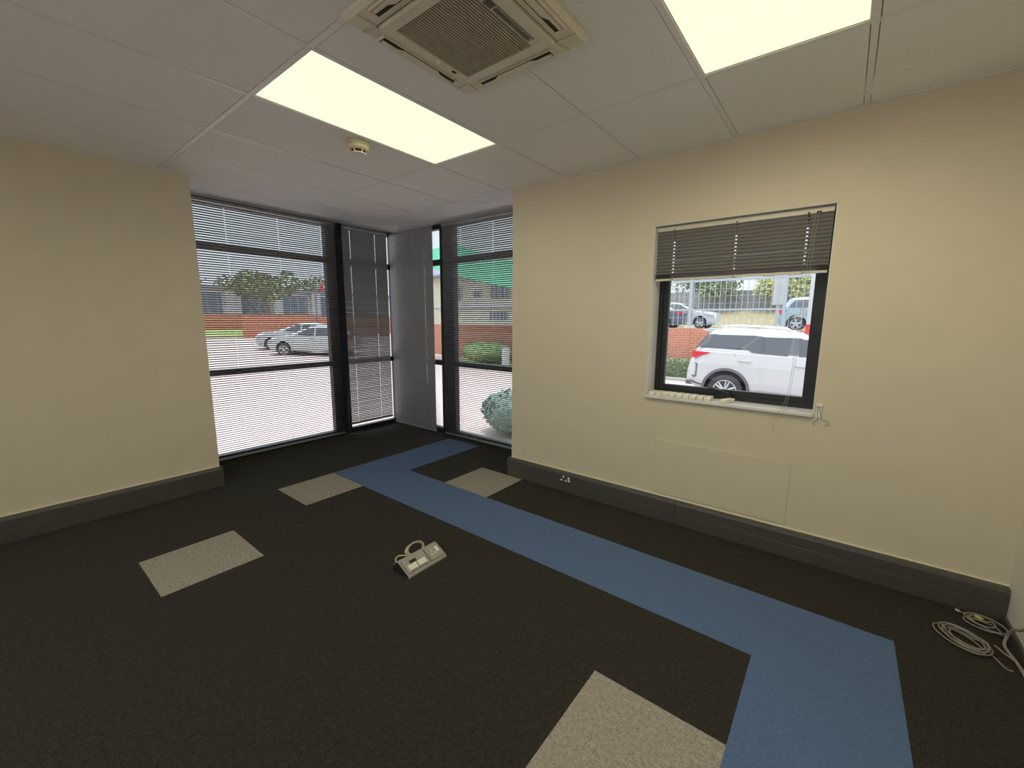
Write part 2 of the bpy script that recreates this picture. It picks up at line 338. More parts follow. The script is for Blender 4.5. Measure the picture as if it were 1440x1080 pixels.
# ------------------------------------------------------------------ venetian blinds
def blind(name, label, org, along, inward, length, z_top, z_bot, tilt, cords, headrail=True, hr_mat=None, pitch=0.0218, stack=0, br_mat=None, pull=None, sm=None):
    """org = point below one end at floor level; slats run along 'along', inner edge up by tilt degrees"""
    A = Vector(along); N = Vector(inward); O = Vector(org); Z = Vector((0, 0, 1))
    root = empty(name, (O + A*length/2)); tag(root, label, 'blind', 'venetian blinds')
    off = -(O + A*length/2)
    def P(a, n, z): return O + A*a + N*n + Z*z + off
    def bx(bm, a0, a1, n0, n1, z0, z1):
        v = [bm.verts.new(P(a, n, z)) for z in (z0, z1) for a, n in ((a0, n0), (a1, n0), (a1, n1), (a0, n1))]
        fs = [bm.faces.new([v[i] for i in f]) for f in ((0,3,2,1),(4,5,6,7),(0,1,5,4),(1,2,6,5),(2,3,7,6),(3,0,4,7))]
        bmesh.ops.recalc_face_normals(bm, faces=fs)
    hr_h = 0.027
    bm = new_bm(); bx(bm, 0, length, -0.0135, 0.0135, z_top-hr_h, z_top); link('headrail', bm, hr_mat or m_railg, root)
    ct, st = math.cos(math.radians(tilt)), math.sin(math.radians(tilt))
    w = 0.0125; crown = 0.0026; th = 0.00025
    prof = []
    for s in (-1, -0.33, 0, 0.33, 1):
        u, c = s*w, crown*(1-s*s)
        prof.append((u*ct - c*st, u*st + c*ct))
    seg = [0.0]
    for c in cords: seg += [c-0.005, c+0.005]
    seg.append(length)
    bm = new_bm(); z = z_top - hr_h - 0.012; zl = []
    zend = z_bot + 0.022 + stack*0.0035
    n_s = max(1, round((z-zend)/pitch))
    for k in range(n_s+1): zl.append((z - (z-zend)*k/n_s, 0))
    for k in range(stack): zl.append((z_bot + 0.016 + k*0.0035, 1))
    for z, flat in zl:
        jit = random.uniform(-0.0006, 0.0006); pr = prof if not flat else [(s*w, crown*(1-s*s)) for s in (-1, -0.33, 0, 0.33, 1)]
        rows = [[[bm.verts.new(P(a, n, z + h + sg*th + jit)) for n, h in pr] for a in seg] for sg in (1, -1)]
        for i in range(len(seg)-1):
            for q in range(4):
                if i % 2 == 1 and q in (1, 2) and not flat: continue
                for sg in (0, 1):
                    R = rows[sg]; f = (R[i][q], R[i+1][q], R[i+1][q+1], R[i][q+1])
                    bm.faces.new(f if sg == 0 else f[::-1])
    link('slats', bm, sm or m_slat, root, smooth=True)
    bm = new_bm(); bx(bm, 0.002, length-0.002, -0.012, 0.012, z_bot, z_bot+0.013); link('bottom_rail', bm, br_mat or m_railg, root)
    for c in cords:
        bm = new_bm()
        for n in (0.0135, -0.0135): tube(bm, [P(c-0.004, n, z_top-hr_h), P(c-0.004, n, z_bot+0.006)], 0.0006, 5)
        link('ladder_cord', bm, m_cord, root)
    if pull:
        bm = new_bm()
        for p in pull: tube(bm, spline([P(*q) for q in p], 6), 0.0009, 5)
        link('pull_cord', bm, m_cord, root)
    return root
bl1 = blind('venetian_blind', 'wide open slatted grey blind over the glazing beside the left wall', (-0.625, -1.78, 0), (0, 1, 0), (1, 0, 0), 1.525, 2.518, 0.03, 28, (0.42, 0.90, 1.36))
bl2 = blind('venetian_blind', 'narrow half closed grey blind left of the corner, raised a hand above the floor', (-0.625, -0.165, 0), (0, 1, 0), (1, 0, 0), 0.615, 2.518, 0.115, 57, (0.10, 0.44),
    pull=[[(0.09, 0.02, 0.2), (0.085, 0.03, 0.08), (0.06, 0.05, 0.012), (0.0, 0.055, 0.010), (-0.045, 0.04, 0.02), (-0.05, 0.025, 0.12), (-0.03, 0.02, 0.6)]])
bl3 = blind('venetian_blind', 'narrow fully closed grey blind right of the corner, a bright gap at its edge', (-0.668, 0.52, 0), (1, 0, 0), (0, -1, 0), 0.843, 2.518, 0.02, 74, (0.14, 0.40, 0.69))
bl4 = blind('venetian_blind', 'wide open slatted grey blind over the glazing beside the window wall', (0.345, 0.52, 0), (1, 0, 0), (0, -1, 0), 1.445, 2.518, 0.03, 29, (0.30, 0.78, 1.25))
bl5 = blind('venetian_blind', 'short grey blind with cream headrail drawn halfway up the small window', (WX0+0.008, 0.045, 0), (1, 0, 0), (0, -1, 0), 0.967, 2.055, 1.70, 52, (0.115, 0.49, 0.853), hr_mat=m_rail, br_mat=m_rail, sm=m_slatd, pitch=0.0220, stack=9,
    pull=[[(0.885, 0.018, 2.03), (0.872, 0.022, 1.75), (0.862, 0.03, 1.4), (0.85, 0.05, 1.05), (0.83, 0.07, 0.93), (0.80, 0.078, 0.87), (0.79, 0.075, 0.80), (0.81, 0.072, 0.755), (0.85, 0.07, 0.77)],
          [(0.853, 0.02, 1.69), (0.845, 0.02, 1.64), (0.856, 0.022, 1.60), (0.842, 0.022, 1.585)],
          [(0.90, 0.018, 2.03), (0.885, 0.022, 1.75), (0.874, 0.03, 1.4), (0.86, 0.05, 1.05), (0.845, 0.07, 0.93), (0.825, 0.078, 0.86), (0.80, 0.076, 0.83)]])
for c in (0.115, 0.49, 0.853):
    bm = new_bm(); box(bm, c-0.967/2-0.008, c-0.967/2+0.008, -0.0145, -0.0128, 1.70, 1.716); link('rail_clip', bm, m_railg, bl5)
for c, wd in ((0.853, 0.010), (0.49, 0.006), (0.115, 0.006), (0.90, 0.022)):
    bm = new_bm(); box(bm, c-0.967/2-wd/2, c-0.967/2+wd/2, -0.017, -0.0130, 2.026, 2.036); link('cord_guide', bm, m_darkp, bl5)
# cord cleat screwed beside the sill with its loop of cord
cl = empty('cord_cleat', (4.045, -0.001, 0.935), 0, 'small white blind cord cleat on the wall at the right end of the sill', 'cleat')
bm = new_bm(); box(bm, -0.012, 0.012, -0.006, 0, -0.055, 0.02); box(bm, -0.016, 0.016, -0.014, 0, 0.012, 0.026); bevel(bm, 0.002); link('body', bm, m_whitep, cl)
bm = new_bm(); tube(bm, spline([(-0.006, -0.012, 0.02), (0.004, -0.012, -0.01), (0.012, -0.010, -0.035), (0.016, -0.008, -0.06), (0.035, -0.008, -0.066), (0.05, -0.008, -0.075), (0.044, -0.008, -0.095), (0.03, -0.008, -0.09)], 6), 0.0012, 5)
tube(bm, spline([(-0.006, -0.012, 0.02), (-0.004, -0.012, -0.03), (0.0, -0.01, -0.06), (-0.01, -0.01, -0.075), (-0.02, -0.02, -0.09), (-0.012, -0.02, -0.098)], 6), 0.0012, 5); link('cord_loop', bm, m_cordd, cl)

# ------------------------------------------------------------------ ceiling lights
def panel_light(k, r, label, strength=1.0):
    x0, x1, y0, y1 = lamp_rect(k+1, r); cxm, cym = (x0+x1)/2, (y0+y1)/2
    root = empty('ceiling_light', (cxm, cym, H), 0, label, 'ceiling light', 'recessed panel lights')
    hx, hy = (x1-x0)/2, (y1-y0)/2
    bm = new_bm(); box(bm, -hx, hx, -hy, hy, 0.030, 0.09)
    box(bm, -hx, -hx+0.006, -hy, hy, 0.004, 0.03); box(bm, hx-0.006, hx, -hy, hy, 0.004, 0.03); box(bm, -hx+0.006, hx-0.006, -hy, -hy+0.006, 0.004, 0.03); box(bm, -hx+0.006, hx-0.006, hy-0.006, hy, 0.004, 0.03)
    link('housing', bm, m_whitep, root)
    bm = new_bm(); box(bm, -hx+0.007, hx-0.007, -hy+0.007, hy-0.007, 0.004, 0.008); link('diffuser', bm, m_diff, root)
    for i in range(2):          # the LEDs of the fitting, spread over the sheet
        for j in range(4):
            d = bpy.data.lights.new('led', 'SPOT'); d.energy = LED_POWER*strength; d.color = (1.0, 0.92, 0.70); d.spot_size = math.radians(179); d.spot_blend = 0.65; d.shadow_soft_size = 0.0
            o = bpy.data.objects.new('led', d); COL.objects.link(o); o.parent = root; o.location = ((i-0.5)*0.28, (j-1.5)*0.28, 0.001)
    return root
panel_light(2, 0, 'long glowing panel light in the ceiling behind the smoke detector', 0.55)
panel_light(5, 0, 'glowing panel light cut by the top picture edge near the window wall', 1.4)

panel_light(2, 2, 'unseen panel light added as fill in the rear half of the room, left of the viewer', 0.6)  # this rear pair is out of view, added to lift the ceiling brightness
panel_light(5, 2, 'unseen panel light added as fill in the rear half of the room, right of the viewer', 0.8)

# ------------------------------------------------------------------ ceiling cassette air conditioner
ac = empty('air_conditioner', (2.902, -1.672, H), 0, 'square ivory ceiling cassette air conditioner with louvred grille', 'air conditioner')
bm = new_bm(); h0 = 0.325
# stepped square panel: outer lip, sloping face, inner frame
def sq(h, z): return [bm.verts.new((sx_*h, sy_*h, z)) for sx_, sy_ in ((-1,-1),(1,-1),(1,1),(-1,1))]
rings = [sq(0.318, 0.004), sq(h0, -0.006), sq(h0, -0.016), sq(0.312, -0.030), sq(0.240, -0.036), sq(0.240, -0.018), sq(0.2325, -0.018), sq(0.2315, -0.043), sq(0.228, -0.046), sq(0.190, -0.046), sq(0.188, -0.022)]
for a, b_ in zip(rings, rings[1:]):
    for k in range(4): bm.faces.new((a[k], b_[k], b_[(k+1) % 4], a[(k+1) % 4]))
bm.faces.new(rings[0]); 
bmesh.ops.recalc_face_normals(bm, faces=bm.faces)
link('panel', bm, m_ac, ac)
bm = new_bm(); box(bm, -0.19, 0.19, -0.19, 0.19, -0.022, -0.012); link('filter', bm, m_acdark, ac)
bm = new_bm()
for k in range(31):
    x = -0.186 + k*0.0115
    if x > 0.150: break
    box(bm, x, x+0.0045, -0.186, 0.186, -0.044, -0.030)
for y in (-0.15, 0, 0.15): box(bm, -0.186, 0.16, y-0.0015, y+0.0015, -0.040, -0.030)
link('grille', bm, m_acslat, ac)
bm = new_bm(); box(bm, 0.152, 0.188, -0.188, 0.188, -0.044, -0.026); bevel(bm, 0.002); link('side_strip', bm, m_ac, ac)
bm = new_bm(); box(bm, 0.156, 0.184, -0.10, 0.155, -0.046, -0.0441); link('display_window', bm, m_scr, ac)
bm = new_bm()
for a, b2, c, d in ((0.158, 0.160, -0.06, 0.15), (0.180, 0.182, -0.06, 0.15), (0.160, 0.180, -0.06, -0.057), (0.160, 0.180, 0.147, 0.15)): box(bm, a, b2, c, d, -0.047, -0.0461)
link('display_border', bm, m_ac, ac)
for ang in range(4):           # four air outlets, one along each side
    rot = Matrix.Rotation(ang*math.pi/2, 4, 'Z')
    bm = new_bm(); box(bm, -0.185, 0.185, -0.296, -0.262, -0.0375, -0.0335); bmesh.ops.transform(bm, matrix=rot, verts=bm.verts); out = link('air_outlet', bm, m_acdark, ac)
    bm = new_bm()              # flap with its scooped middle
    pts = [(-0.18, -0.294), (0.18, -0.294), (0.18, -0.281), (0.11, -0.281), (0.085, -0.268), (-0.085, -0.268), (-0.11, -0.281), (-0.18, -0.281)]
    prism(bm, pts, 'z', -0.0415, -0.0376); bmesh.ops.transform(bm, matrix=rot, verts=bm.verts); link('flap', bm, m_ac, out)
    bm = new_bm()
    for a0, a1, c0, c1 in ((-0.192, 0.192, -0.304, -0.297), (-0.192, 0.192, -0.261, -0.256), (-0.192, -0.186, -0.297, -0.261), (0.186, 0.192, -0.297, -0.261)): box(bm, a0, a1, c0, c1, -0.0395, -0.033)
    bmesh.ops.transform(bm, matrix=rot, verts=bm.verts); link('outlet_rim', bm, m_ac, out)
    bm = new_bm()              # crease at each corner
    tube(bm, [(-0.232, -0.24, -0.0375), (-0.24, -0.29, -0.035), (-0.246, -0.312, -0.031)], 0.0018, 5); tube(bm, [(-0.24, -0.232, -0.0375), (-0.29, -0.24, -0.035), (-0.312, -0.246, -0.031)], 0.0018, 5)
    bmesh.ops.transform(bm, matrix=rot, verts=bm.verts); link('corner_crease', bm, m_acslat, ac)
bm = new_bm(); lathe(bm, [(0.007, -0.050), (0.009, -0.047), (0.009, -0.045)], 12, c=(-0.205, 0.03, 0)); link('clip', bm, m_whitep, ac)
bm = new_bm(); box(bm, -0.213, -0.199, 0.11, 0.13, -0.0475, -0.0455); link('clip', bm, m_acdark, ac)

# smoke detector
sd = empty('smoke_detector', (1.60, -1.325, H), 0, 'round cream smoke detector on the ceiling beside the long panel light', 'smoke detector')
bm = new_bm(); lathe(bm, [(0.052, 0.006), (0.056, 0.0), (0.056, -0.012), (0.054, -0.014), (0.054, -0.016), (0.052, -0.018), (0.050, -0.030), (0.043, -0.037), (0.030, -0.037)], 40); link('base', bm, m_beige, sd, smooth=False)
bm = new_bm(); lathe(bm, [(0.030, -0.036), (0.030, -0.048), (0.010, -0.048)], 32); link('sensing_chamber', bm, m_acdark, sd)
bm = new_bm(); lathe(bm, [(0.010, -0.054), (0.033, -0.053), (0.034, -0.051), (0.033, -0.049), (0.010, -0.049)], 32)
for k in range(6):
    a = k*math.pi/3; tube(bm, [(0.038*math.cos(a), 0.038*math.sin(a), -0.036), (0.032*math.cos(a), 0.032*math.sin(a), -0.051)], 0.0028, 6)
link('cage', bm, m_creamp, sd)

sd.scale = (1.28, 1.28, 1.2)

# ------------------------------------------------------------------ wall and skirting fittings
pn = empty('cover_panel', (3.535, -0.0005, 0.39), 0, 'flush cream cover panel on the wall under the small window', 'panel')
bm = new_bm(); box(bm, -0.406, 0.406, -0.005, 0, -0.20, 0.197); bevel(bm, 0.0015, 1); link('sheet', bm, m_wall, pn)
ps = empty('power_socket', (2.405, -0.050, 0.112), 0, 'dark power socket with white pin holes in the trunking', 'socket')
bm = new_bm(); box(bm, -0.062, 0.062, -0.004, 0.0, -0.040, 0.034); bevel(bm, 0.0015); link('plate', bm, m_skirt, ps)
ps.scale = (1.2, 1.0, 1.15)
for x, z, r_ in ((-0.010, 0.020, 0.0074), (-0.026, -0.006, 0.0074), (0.008, -0.006, 0.0074)):
    bm = new_bm(); lathe(bm, [(r_, -0.004), (r_, -0.0062), (r_*0.6, -0.007)], 16, axis='y', c=(x, 0, z)); link('pin_hole', bm, m_whitep, ps)
bm = new_bm(); box(bm, 0.026, 0.041, -0.009, -0.004, -0.010, 0.026); bevel(bm, 0.0015); link('rocker_switch', bm, m_whitep, ps)

# keycap-like cream clips in a row on the sill, one apart
def sill_clip(x, y, lab, rz=0.0, group='cream clips in a row on the sill', tilt=0.0):
    root = empty('plastic_clip', (x, y, 0.900), rz, lab, 'clip', group)
    bm = new_bm()
    prism(bm, [(-0.040, 0), (-0.020, 0), (0.035, 0.004), (0.055, 0.022), (0.055, 0.026), (-0.030, 0.024), (-0.044, 0.014)], 'x', -0.020, 0.020)
    bevel(bm, 0.004, 2); link('shell', bm, m_creamp, root, smooth=False)
    bm = new_bm()
    for k in range(3): lathe(bm, [(0.0052, 0.0275), (0.0052, 0.0245)], 10, c=(-0.011+k*0.011, 0.022, 0))
    link('studs', bm, m_beige, root)
    return root
ORD = ['first at the left end', 'second from the left', 'third from the left', 'fourth from the left', 'the middle one', 'fourth from the right', 'third from the right', 'second from the right', 'last at the right end']
for k in range(9): sill_clip(3.072+k*0.0465, 0.040, 'cream plastic clip in the row on the sill, ' + ORD[k])
lone = sill_clip(3.555, 0.035, 'single cream plastic clip lying apart on the sill under the window lever', math.radians(-28), None)

# wedge shaped desk power module on the floor
wg = empty('power_module', (2.275, -1.475, 0), 0, 'grey wedge shaped power module with cream sockets lying on the carpet', 'power module')
bm = new_bm()
prism(bm, [(-0.075, 0.0), (0.075, 0.0), (0.075, 0.012), (0.066, 0.020), (-0.018, 0.064), (-0.034, 0.066), (-0.075, 0.030)], 'y', -0.142, 0.142); bevel(bm, 0.003, 2)
link('housing', bm, m_greyp, wg)
sl = math.atan2(0.064-0.020, -0.018-0.066)
def on_face(bm, s0, s1, y0, y1, h0_, h1_):
    """box on the sloping face: s runs 0..1 from the foot of the face to its top"""
    a = Vector((0.066, 0, 0.020)); d = Vector((-0.084, 0, 0.044)); n = Vector((0.044, 0, 0.084)).normalized()
    v = []
    for h in (h0_, h1_):
        for s, y in ((s0, y0), (s0, y1), (s1, y1), (s1, y0)):
            p = a + d*s + n*h; v.append(bm.verts.new((p.x, y, p.z)))
    fs = [bm.faces.new([v[i] for i in f]) for f in ((0,3,2,1),(4,5,6,7),(0,1,5,4),(1,2,6,5),(2,3,7,6),(3,0,4,7))]
    bmesh.ops.recalc_face_normals(bm, faces=fs)
bm = new_bm(); on_face(bm, 0.06, 0.98, 0.037, 0.135, -0.001, 0.0022); link('socket_plate', bm, m_greyp, wg)
bm = new_bm(); on_face(bm, 0.05, 0.99, 0.030, 0.0335, -0.001, 0.0014); on_face(bm, 0.03, 0.055, -0.132, 0.135, -0.001, 0.0012); on_face(bm, 0.05, 0.95, -0.134, -0.1315, -0.001, 0.0012); link('seam', bm, m_darkp, wg)
bm = new_bm(); on_face(bm, 0.58, 0.78, -0.085, -0.040, -0.001, 0.002); link('empty_port', bm, m_darkp, wg)
for y0 in (-0.115, -0.050):
    bm = new_bm(); on_face(bm, 0.12, 0.50, y0, y0+0.056, -0.001, 0.013); bevel(bm, 0.002); link('data_outlet', bm, m_creamp, wg)
for s, y in ((0.68, 0.075), (0.42, 0.062), (0.42, 0.088)):
    a = Vector((0.066, 0, 0.020)) + Vector((-0.084, 0, 0.044))*s; n = Vector((0.044, 0, 0.084)).normalized()
    bm = new_bm(); tube(bm, [a + n*0.001 + Vector((0, y, 0)), a + n*0.0034 + Vector((0, y, 0))], 0.0068, 14); ph = link('pin_hole', bm, m_whitep, wg)
    bm = new_bm(); tube(bm, [a + n*0.0033 + Vector((0, y, 0)), a + n*0.0037 + Vector((0, y, 0))], 0.0032, 10); link('hole', bm, m_darkp, ph)
bm = new_bm(); on_face(bm, 0.42, 0.80, 0.103, 0.120, 0.001, 0.006); bevel(bm, 0.001, 1); link('rocker_switch', bm, m_whitep, wg)
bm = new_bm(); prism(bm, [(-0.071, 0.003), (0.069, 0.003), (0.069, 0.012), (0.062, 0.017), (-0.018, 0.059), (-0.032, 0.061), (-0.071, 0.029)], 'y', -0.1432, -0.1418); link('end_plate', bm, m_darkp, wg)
# its cable, coiled behind it
bm = new_bm(); pts = []
cc = Vector((-0.100, 0.040, 0.040)); ea = Vector((0, 1, 0)); eb = Vector((-0.55, 0, 0.83)).normalized(); en = ea.cross(eb)
for k in range(0, 4*16+1):
    a = 2*math.pi*k/16 - 0.5*math.pi; rr = 0.060 + 0.003*math.sin(k*0.7)
    pts.append(cc + ea*math.cos(a)*rr*1.05 + eb*math.sin(a)*rr*0.55 + en*(0.007*(k/16) - 0.012))
tail = [pts[-1] + Vector((0.0, -0.04, 0.006)), Vector((-0.100, -0.075, 0.045)), Vector((-0.096, -0.105, 0.036)), Vector((-0.070, -0.112, 0.024))]
tube(bm, spline(pts[::2] + tail, 5), 0.0042, 8); link('coiled_cable', bm, m_cable, wg, smooth=True)

# coils of cable in the corner
def coil(name, lab, c, rx, ry, rot, turns, r, m, tail, seedv, cat='cable'):
    rnd = random.Random(seedv); pts = []
    for k in range(turns*12+1):
        a = 2*math.pi*k/12; t_ = k/12
        px, py = rx*(1+0.10*math.sin(t_*2.3+seedv))*math.cos(a), ry*(1+0.13*math.cos(t_*1.7+seedv))*math.sin(a)
        ox, oy = 0.018*math.sin(t_*1.3), 0.014*math.cos(t_*1.9+1)
        pts.append((c[0]+(px+ox)*math.cos(rot)-(py+oy)*math.sin(rot), c[1]+(px+ox)*math.sin(rot)+(py+oy)*math.cos(rot), r + 0.0035 + 0.006*(t_ % 3) + 0.004*(1+math.sin(a*1.0+t_))))
    pts += tail
    bm = new_bm(); tube(bm, spline(pts, 4), r, 7); o = link(name, bm, m, None, smooth=True)
    return tag(o, lab, cat, 'loose cables in the corner')
c1 = coil('cable', 'loose grey cable coil on the carpet in front of the corner trunking', (4.672, -0.345), 0.055, 0.088, 0.6, 6, 0.0028, m_cableg, [(4.745, -0.37, 0.01), (4.765, -0.415, 0.005), (4.782, -0.455, 0.005), (4.80, -0.458, 0.005)], 1)
c2 = coil('cable', 'smaller grey cable coil against the trunking right in the corner', (4.770, -0.150), 0.042, 0.062, 0.9, 4, 0.0030, m_cableg, [(4.74, -0.12, 0.012), (4.715, -0.095, 0.012), (4.700, -0.088, 0.012)], 4)
bm = new_bm(); tube(bm, [(4.752, -0.100, 0.018), (4.772, -0.122, 0.020)], 0.008, 8); link('yellow_tag', bm, m_yell, c2)
bm = new_bm(); tube(bm, [(4.700, -0.088, 0.012), (4.686, -0.082, 0.012)], 0.0065, 8); link('plug', bm, m_cable, c2)
bm = new_bm(); tube(bm, spline([(4.775, -0.31, 0.012), (4.79, -0.34, 0.012), (4.83, -0.42, 0.01), (4.835, -0.60, 0.01), (4.80, -0.9, 0.008), (4.70, -1.3, 0.008)], 8), 0.0036, 7)
tag(link('cable', bm, m_cableg, None, smooth=True), 'single grey cable snaking along the end wall out of the picture', 'cable', 'loose cables in the corner')
bm = new_bm(); tube(bm, spline([(4.842, -0.40, 0.20), (4.835, -0.33, 0.13), (4.828, -0.265, 0.085), (4.822, -0.24, 0.03), (4.81, -0.29, 0.010), (4.825, -0.40, 0.009), (4.83, -0.55, 0.009)], 8), 0.0060, 8)
tag(link('cable', bm, m_cableg, None, smooth=True), 'thicker grey cable bending up against the end wall', 'cable', 'loose cables in the corner')

# ================================================================== OUTSIDE
GZ = -0.56
m_pave = brick_mat('brick_paving', (0.50, 0.39, 0.365), (0.45, 0.35, 0.33), (0.40, 0.33, 0.31), 2.2, rot=(0, 0, 0.6))
m_brick = brick_mat('red_face_brick', (0.60, 0.21, 0.12), (0.52, 0.175, 0.10), (0.60, 0.46, 0.38), 4.4, 1.0, 0.38, 0.025, rot=(math.pi/2, 0, 0))
m_bricky = brick_mat('red_face_brick_across', (0.60, 0.21, 0.12), (0.52, 0.175, 0.10), (0.60, 0.46, 0.38), 4.4, 1.0, 0.38, 0.025, rot=(math.pi/2, 0, math.pi/2))
m_kerb = mat('kerb_concrete', (0.45, 0.43, 0.39), 0.9, noise_s=12, noise_a=0.1)
m_grass = mat('lawn', (0.24, 0.30, 0.08), 0.95, noise_s=14, noise_a=0.35, bump=0.6, bump_s=60)
m_dry = mat('dry_grass', (0.27, 0.225, 0.125), 0.95, noise_s=7, noise_a=0.3, bump=0.6, bump_s=40)
m_road = mat('asphalt', (0.30, 0.30, 0.31), 0.9, noise_s=20, noise_a=0.08)
m_fence = mat('pale_painted_steel', (0.42, 0.46, 0.50), 0.45)
m_leaf = mat('dark_leaf', (0.10, 0.15, 0.06), 0.7, noise_s=3, noise_a=0.4)
m_leafy = mat('yellow_green_leaf', (0.42, 0.42, 0.12), 0.7, noise_s=3, noise_a=0.4)
m_leafo = mat('olive_leaf', (0.20, 0.23, 0.10), 0.7, noise_s=3, noise_a=0.4)
m_hedge = mat('hedge_leaf', (0.20, 0.23, 0.13), 0.75, noise_s=5, noise_a=0.4)
m_hedgeb = mat('light_hedge_leaf', (0.26, 0.35, 0.14), 0.75, noise_s=5, noise_a=0.4)
m_shrub = mat('blue_green_leaf', (0.15, 0.21, 0.165), 0.75, noise_s=5, noise_a=0.4)
m_bark = mat('pale_bark', (0.30, 0.27, 0.24), 0.9, noise_s=20, noise_a=0.2)
m_conc = mat('grey_concrete_wall', (0.30, 0.30, 0.30), 0.9, noise_s=3, noise_a=0.12)
m_house = mat('pale_yellow_render', (0.62, 0.58, 0.44), 0.85, noise_s=3)
m_white = mat('white_render', (0.58, 0.58, 0.57), 0.8, noise_s=3)
m_roof = mat('grey_roof', (0.24, 0.26, 0.30), 0.8, noise_s=8, noise_a=0.2)
m_dkwin = mat('dark_window', (0.05, 0.06, 0.08), 0.12)
m_blwin = mat('blue_grey_window', (0.16, 0.20, 0.25), 0.15)
m_net = mat('green_shade_net', (0.06, 0.34, 0.18), 0.8, noise_s=40)
m_carw = mat('white_car_paint', (0.52, 0.53, 0.535), 0.25, coat=0.6)
m_carb = mat('pale_blue_car_paint', (0.30, 0.38, 0.43), 0.25, coat=0.6)
m_card = mat('dark_car_paint', (0.08, 0.09, 0.11), 0.25, coat=0.6)
m_carglass = mat('tinted_car_glass', (0.045, 0.05, 0.06), 0.06, spec=0.8)
m_tyre = mat('tyre_rubber', (0.045, 0.045, 0.05), 0.8)
m_rim = mat('alloy_rim', (0.55, 0.55, 0.57), 0.3, metal=0.7)
m_clad = mat('grey_cladding', (0.11, 0.11, 0.125), 0.6)
m_red = mat('red_lamp', (0.55, 0.02, 0.03), 0.2)
m_sign = mat('sign_red', (0.75, 0.06, 0.05), 0.5)

# ground of the yard, from the building out to the boundary; it climbs gently beyond the left glazing
def gz(x, y): return GZ + max(0.0, -(x+8.0))*0.027
bm = new_bm(); N1, N2 = 50, 22
xs = [-60 + 74*i/N1 for i in range(N1+1)]; ys = [-30 + 42.3*j/N2 for j in range(N2+1)] + [20, 30, 45]
vv = [[bm.verts.new((x, y, gz(x, y))) for y in ys] for x in xs]
for i in range(N1):
    for j in range(N2+3):
        if j >= N2 and xs[i+1] > -16.4: continue
        bm.faces.new((vv[i][j], vv[i+1][j], vv[i+1][j+1], vv[i][j+1]))
for v in [v for v in bm.verts if not v.link_faces]: bm.verts.remove(v)
struct(link('ground', bm, m_pave), 'pinkish brick paving of the yard outside')
# plinth under the floor slab
bm = new_bm(); box(bm, -0.78, LX+0.2, BY-0.2, 0.68, GZ-0.05, -0.1); struct(link('trim_4', bm, m_kerb), 'plinth below the floor')

# boundary wall with kerb, lawn strip, hedge and shrubs in front of it
bm = new_bm(); box(bm, -16.5, 9, 12.40, 12.62, GZ-0.2, 1.16); struct(link('wall_boundary', bm, m_brick), 'red brick boundary wall at the far side of the yard')
bm = new_bm(); box(bm, -16.5, -2.6, 9.7, 12.37, GZ-0.1, GZ+0.07); tag(link('lawn', bm, m_grass), 'green lawn strip along the foot of the brick boundary wall', 'lawn', kind='stuff')
bm = new_bm(); box(bm, -16.5, 9, 9.52, 9.68, GZ-0.1, GZ+0.09) if False else box(bm, -2.5, 9, 11.2, 11.35, GZ-0.1, GZ+0.10); struct(link('trim_5', bm, m_kerb), 'concrete kerb in front of the hedge')

def leaves(bm, blobs, n, size, seed):
    rnd = random.Random(seed)
    tot = sum(b[1]*b[2] for b in blobs)
    for c, rx, rz in blobs:
        for _ in range(max(4, int(n*rx*rz/tot))):
            d = Vector((rnd.gauss(0, 1), rnd.gauss(0, 1), rnd.gauss(0, 1))).normalized()*rnd.uniform(0.72, 1.0)
            p = Vector(c) + Vector((d.x*rx, d.y*rx, d.z*rz))
            a = Vector((rnd.gauss(0, 1), rnd.gauss(0, 1), rnd.gauss(0, 1))).normalized(); b = a.orthogonal().normalized()
            s = size*rnd.uniform(0.6, 1.4)
            bm.faces.new([bm.verts.new(p + q) for q in (a*s, b*s*0.55, -a*s, -b*s*0.55)])
def core(bm, blobs, k=0.80):
    for c, rx, rz in blobs:
        r_ = bmesh.ops.create_icosphere(bm, subdivisions=2, radius=1.0)
        for v in r_['verts']:
            n_ = 1 + 0.18*noise.noise(v.co*2.3 + Vector(c)); v.co = Vector((v.co.x*rx*k*n_, v.co.y*rx*k*n_, v.co.z*rz*k*n_)) + Vector(c)
def bush(name, lab, x, y, z, r_, h, m, n=900, size=0.035, seed=1, cat='bush'):
    blobs = [((0, 0, h*0.52), r_, h*0.5)] + [((r_*0.5*math.cos(a), r_*0.5*math.sin(a), h*0.5), r_*0.6, h*0.42) for a in (0.4, 1.9, 3.3, 4.8)]
    root = empty(name, (x, y, z), 0, lab, cat)
    bm = new_bm(); core(bm, blobs, 0.9); leaves(bm, blobs, n, size, seed); link('foliage', bm, m, root)
    bm = new_bm(); tube(bm, [(0, 0, 0.0), (0.02, 0, h*0.4)], [0.04, 0.03], 6); link('stem', bm, m_bark, root)
    return root
bush('shrub', 'rounded blue green shrub just outside the glazing beside the window wall', -0.25, 2.75, GZ, 0.62, 0.80, m_shrub, 1600, 0.035, 3)
bush('shrub', 'wide light green shrub on the lawn before the brick boundary wall', -8.2, 10.9, GZ+0.10, 1.15, 0.95, m_hedgeb, 2200, 0.05, 5)
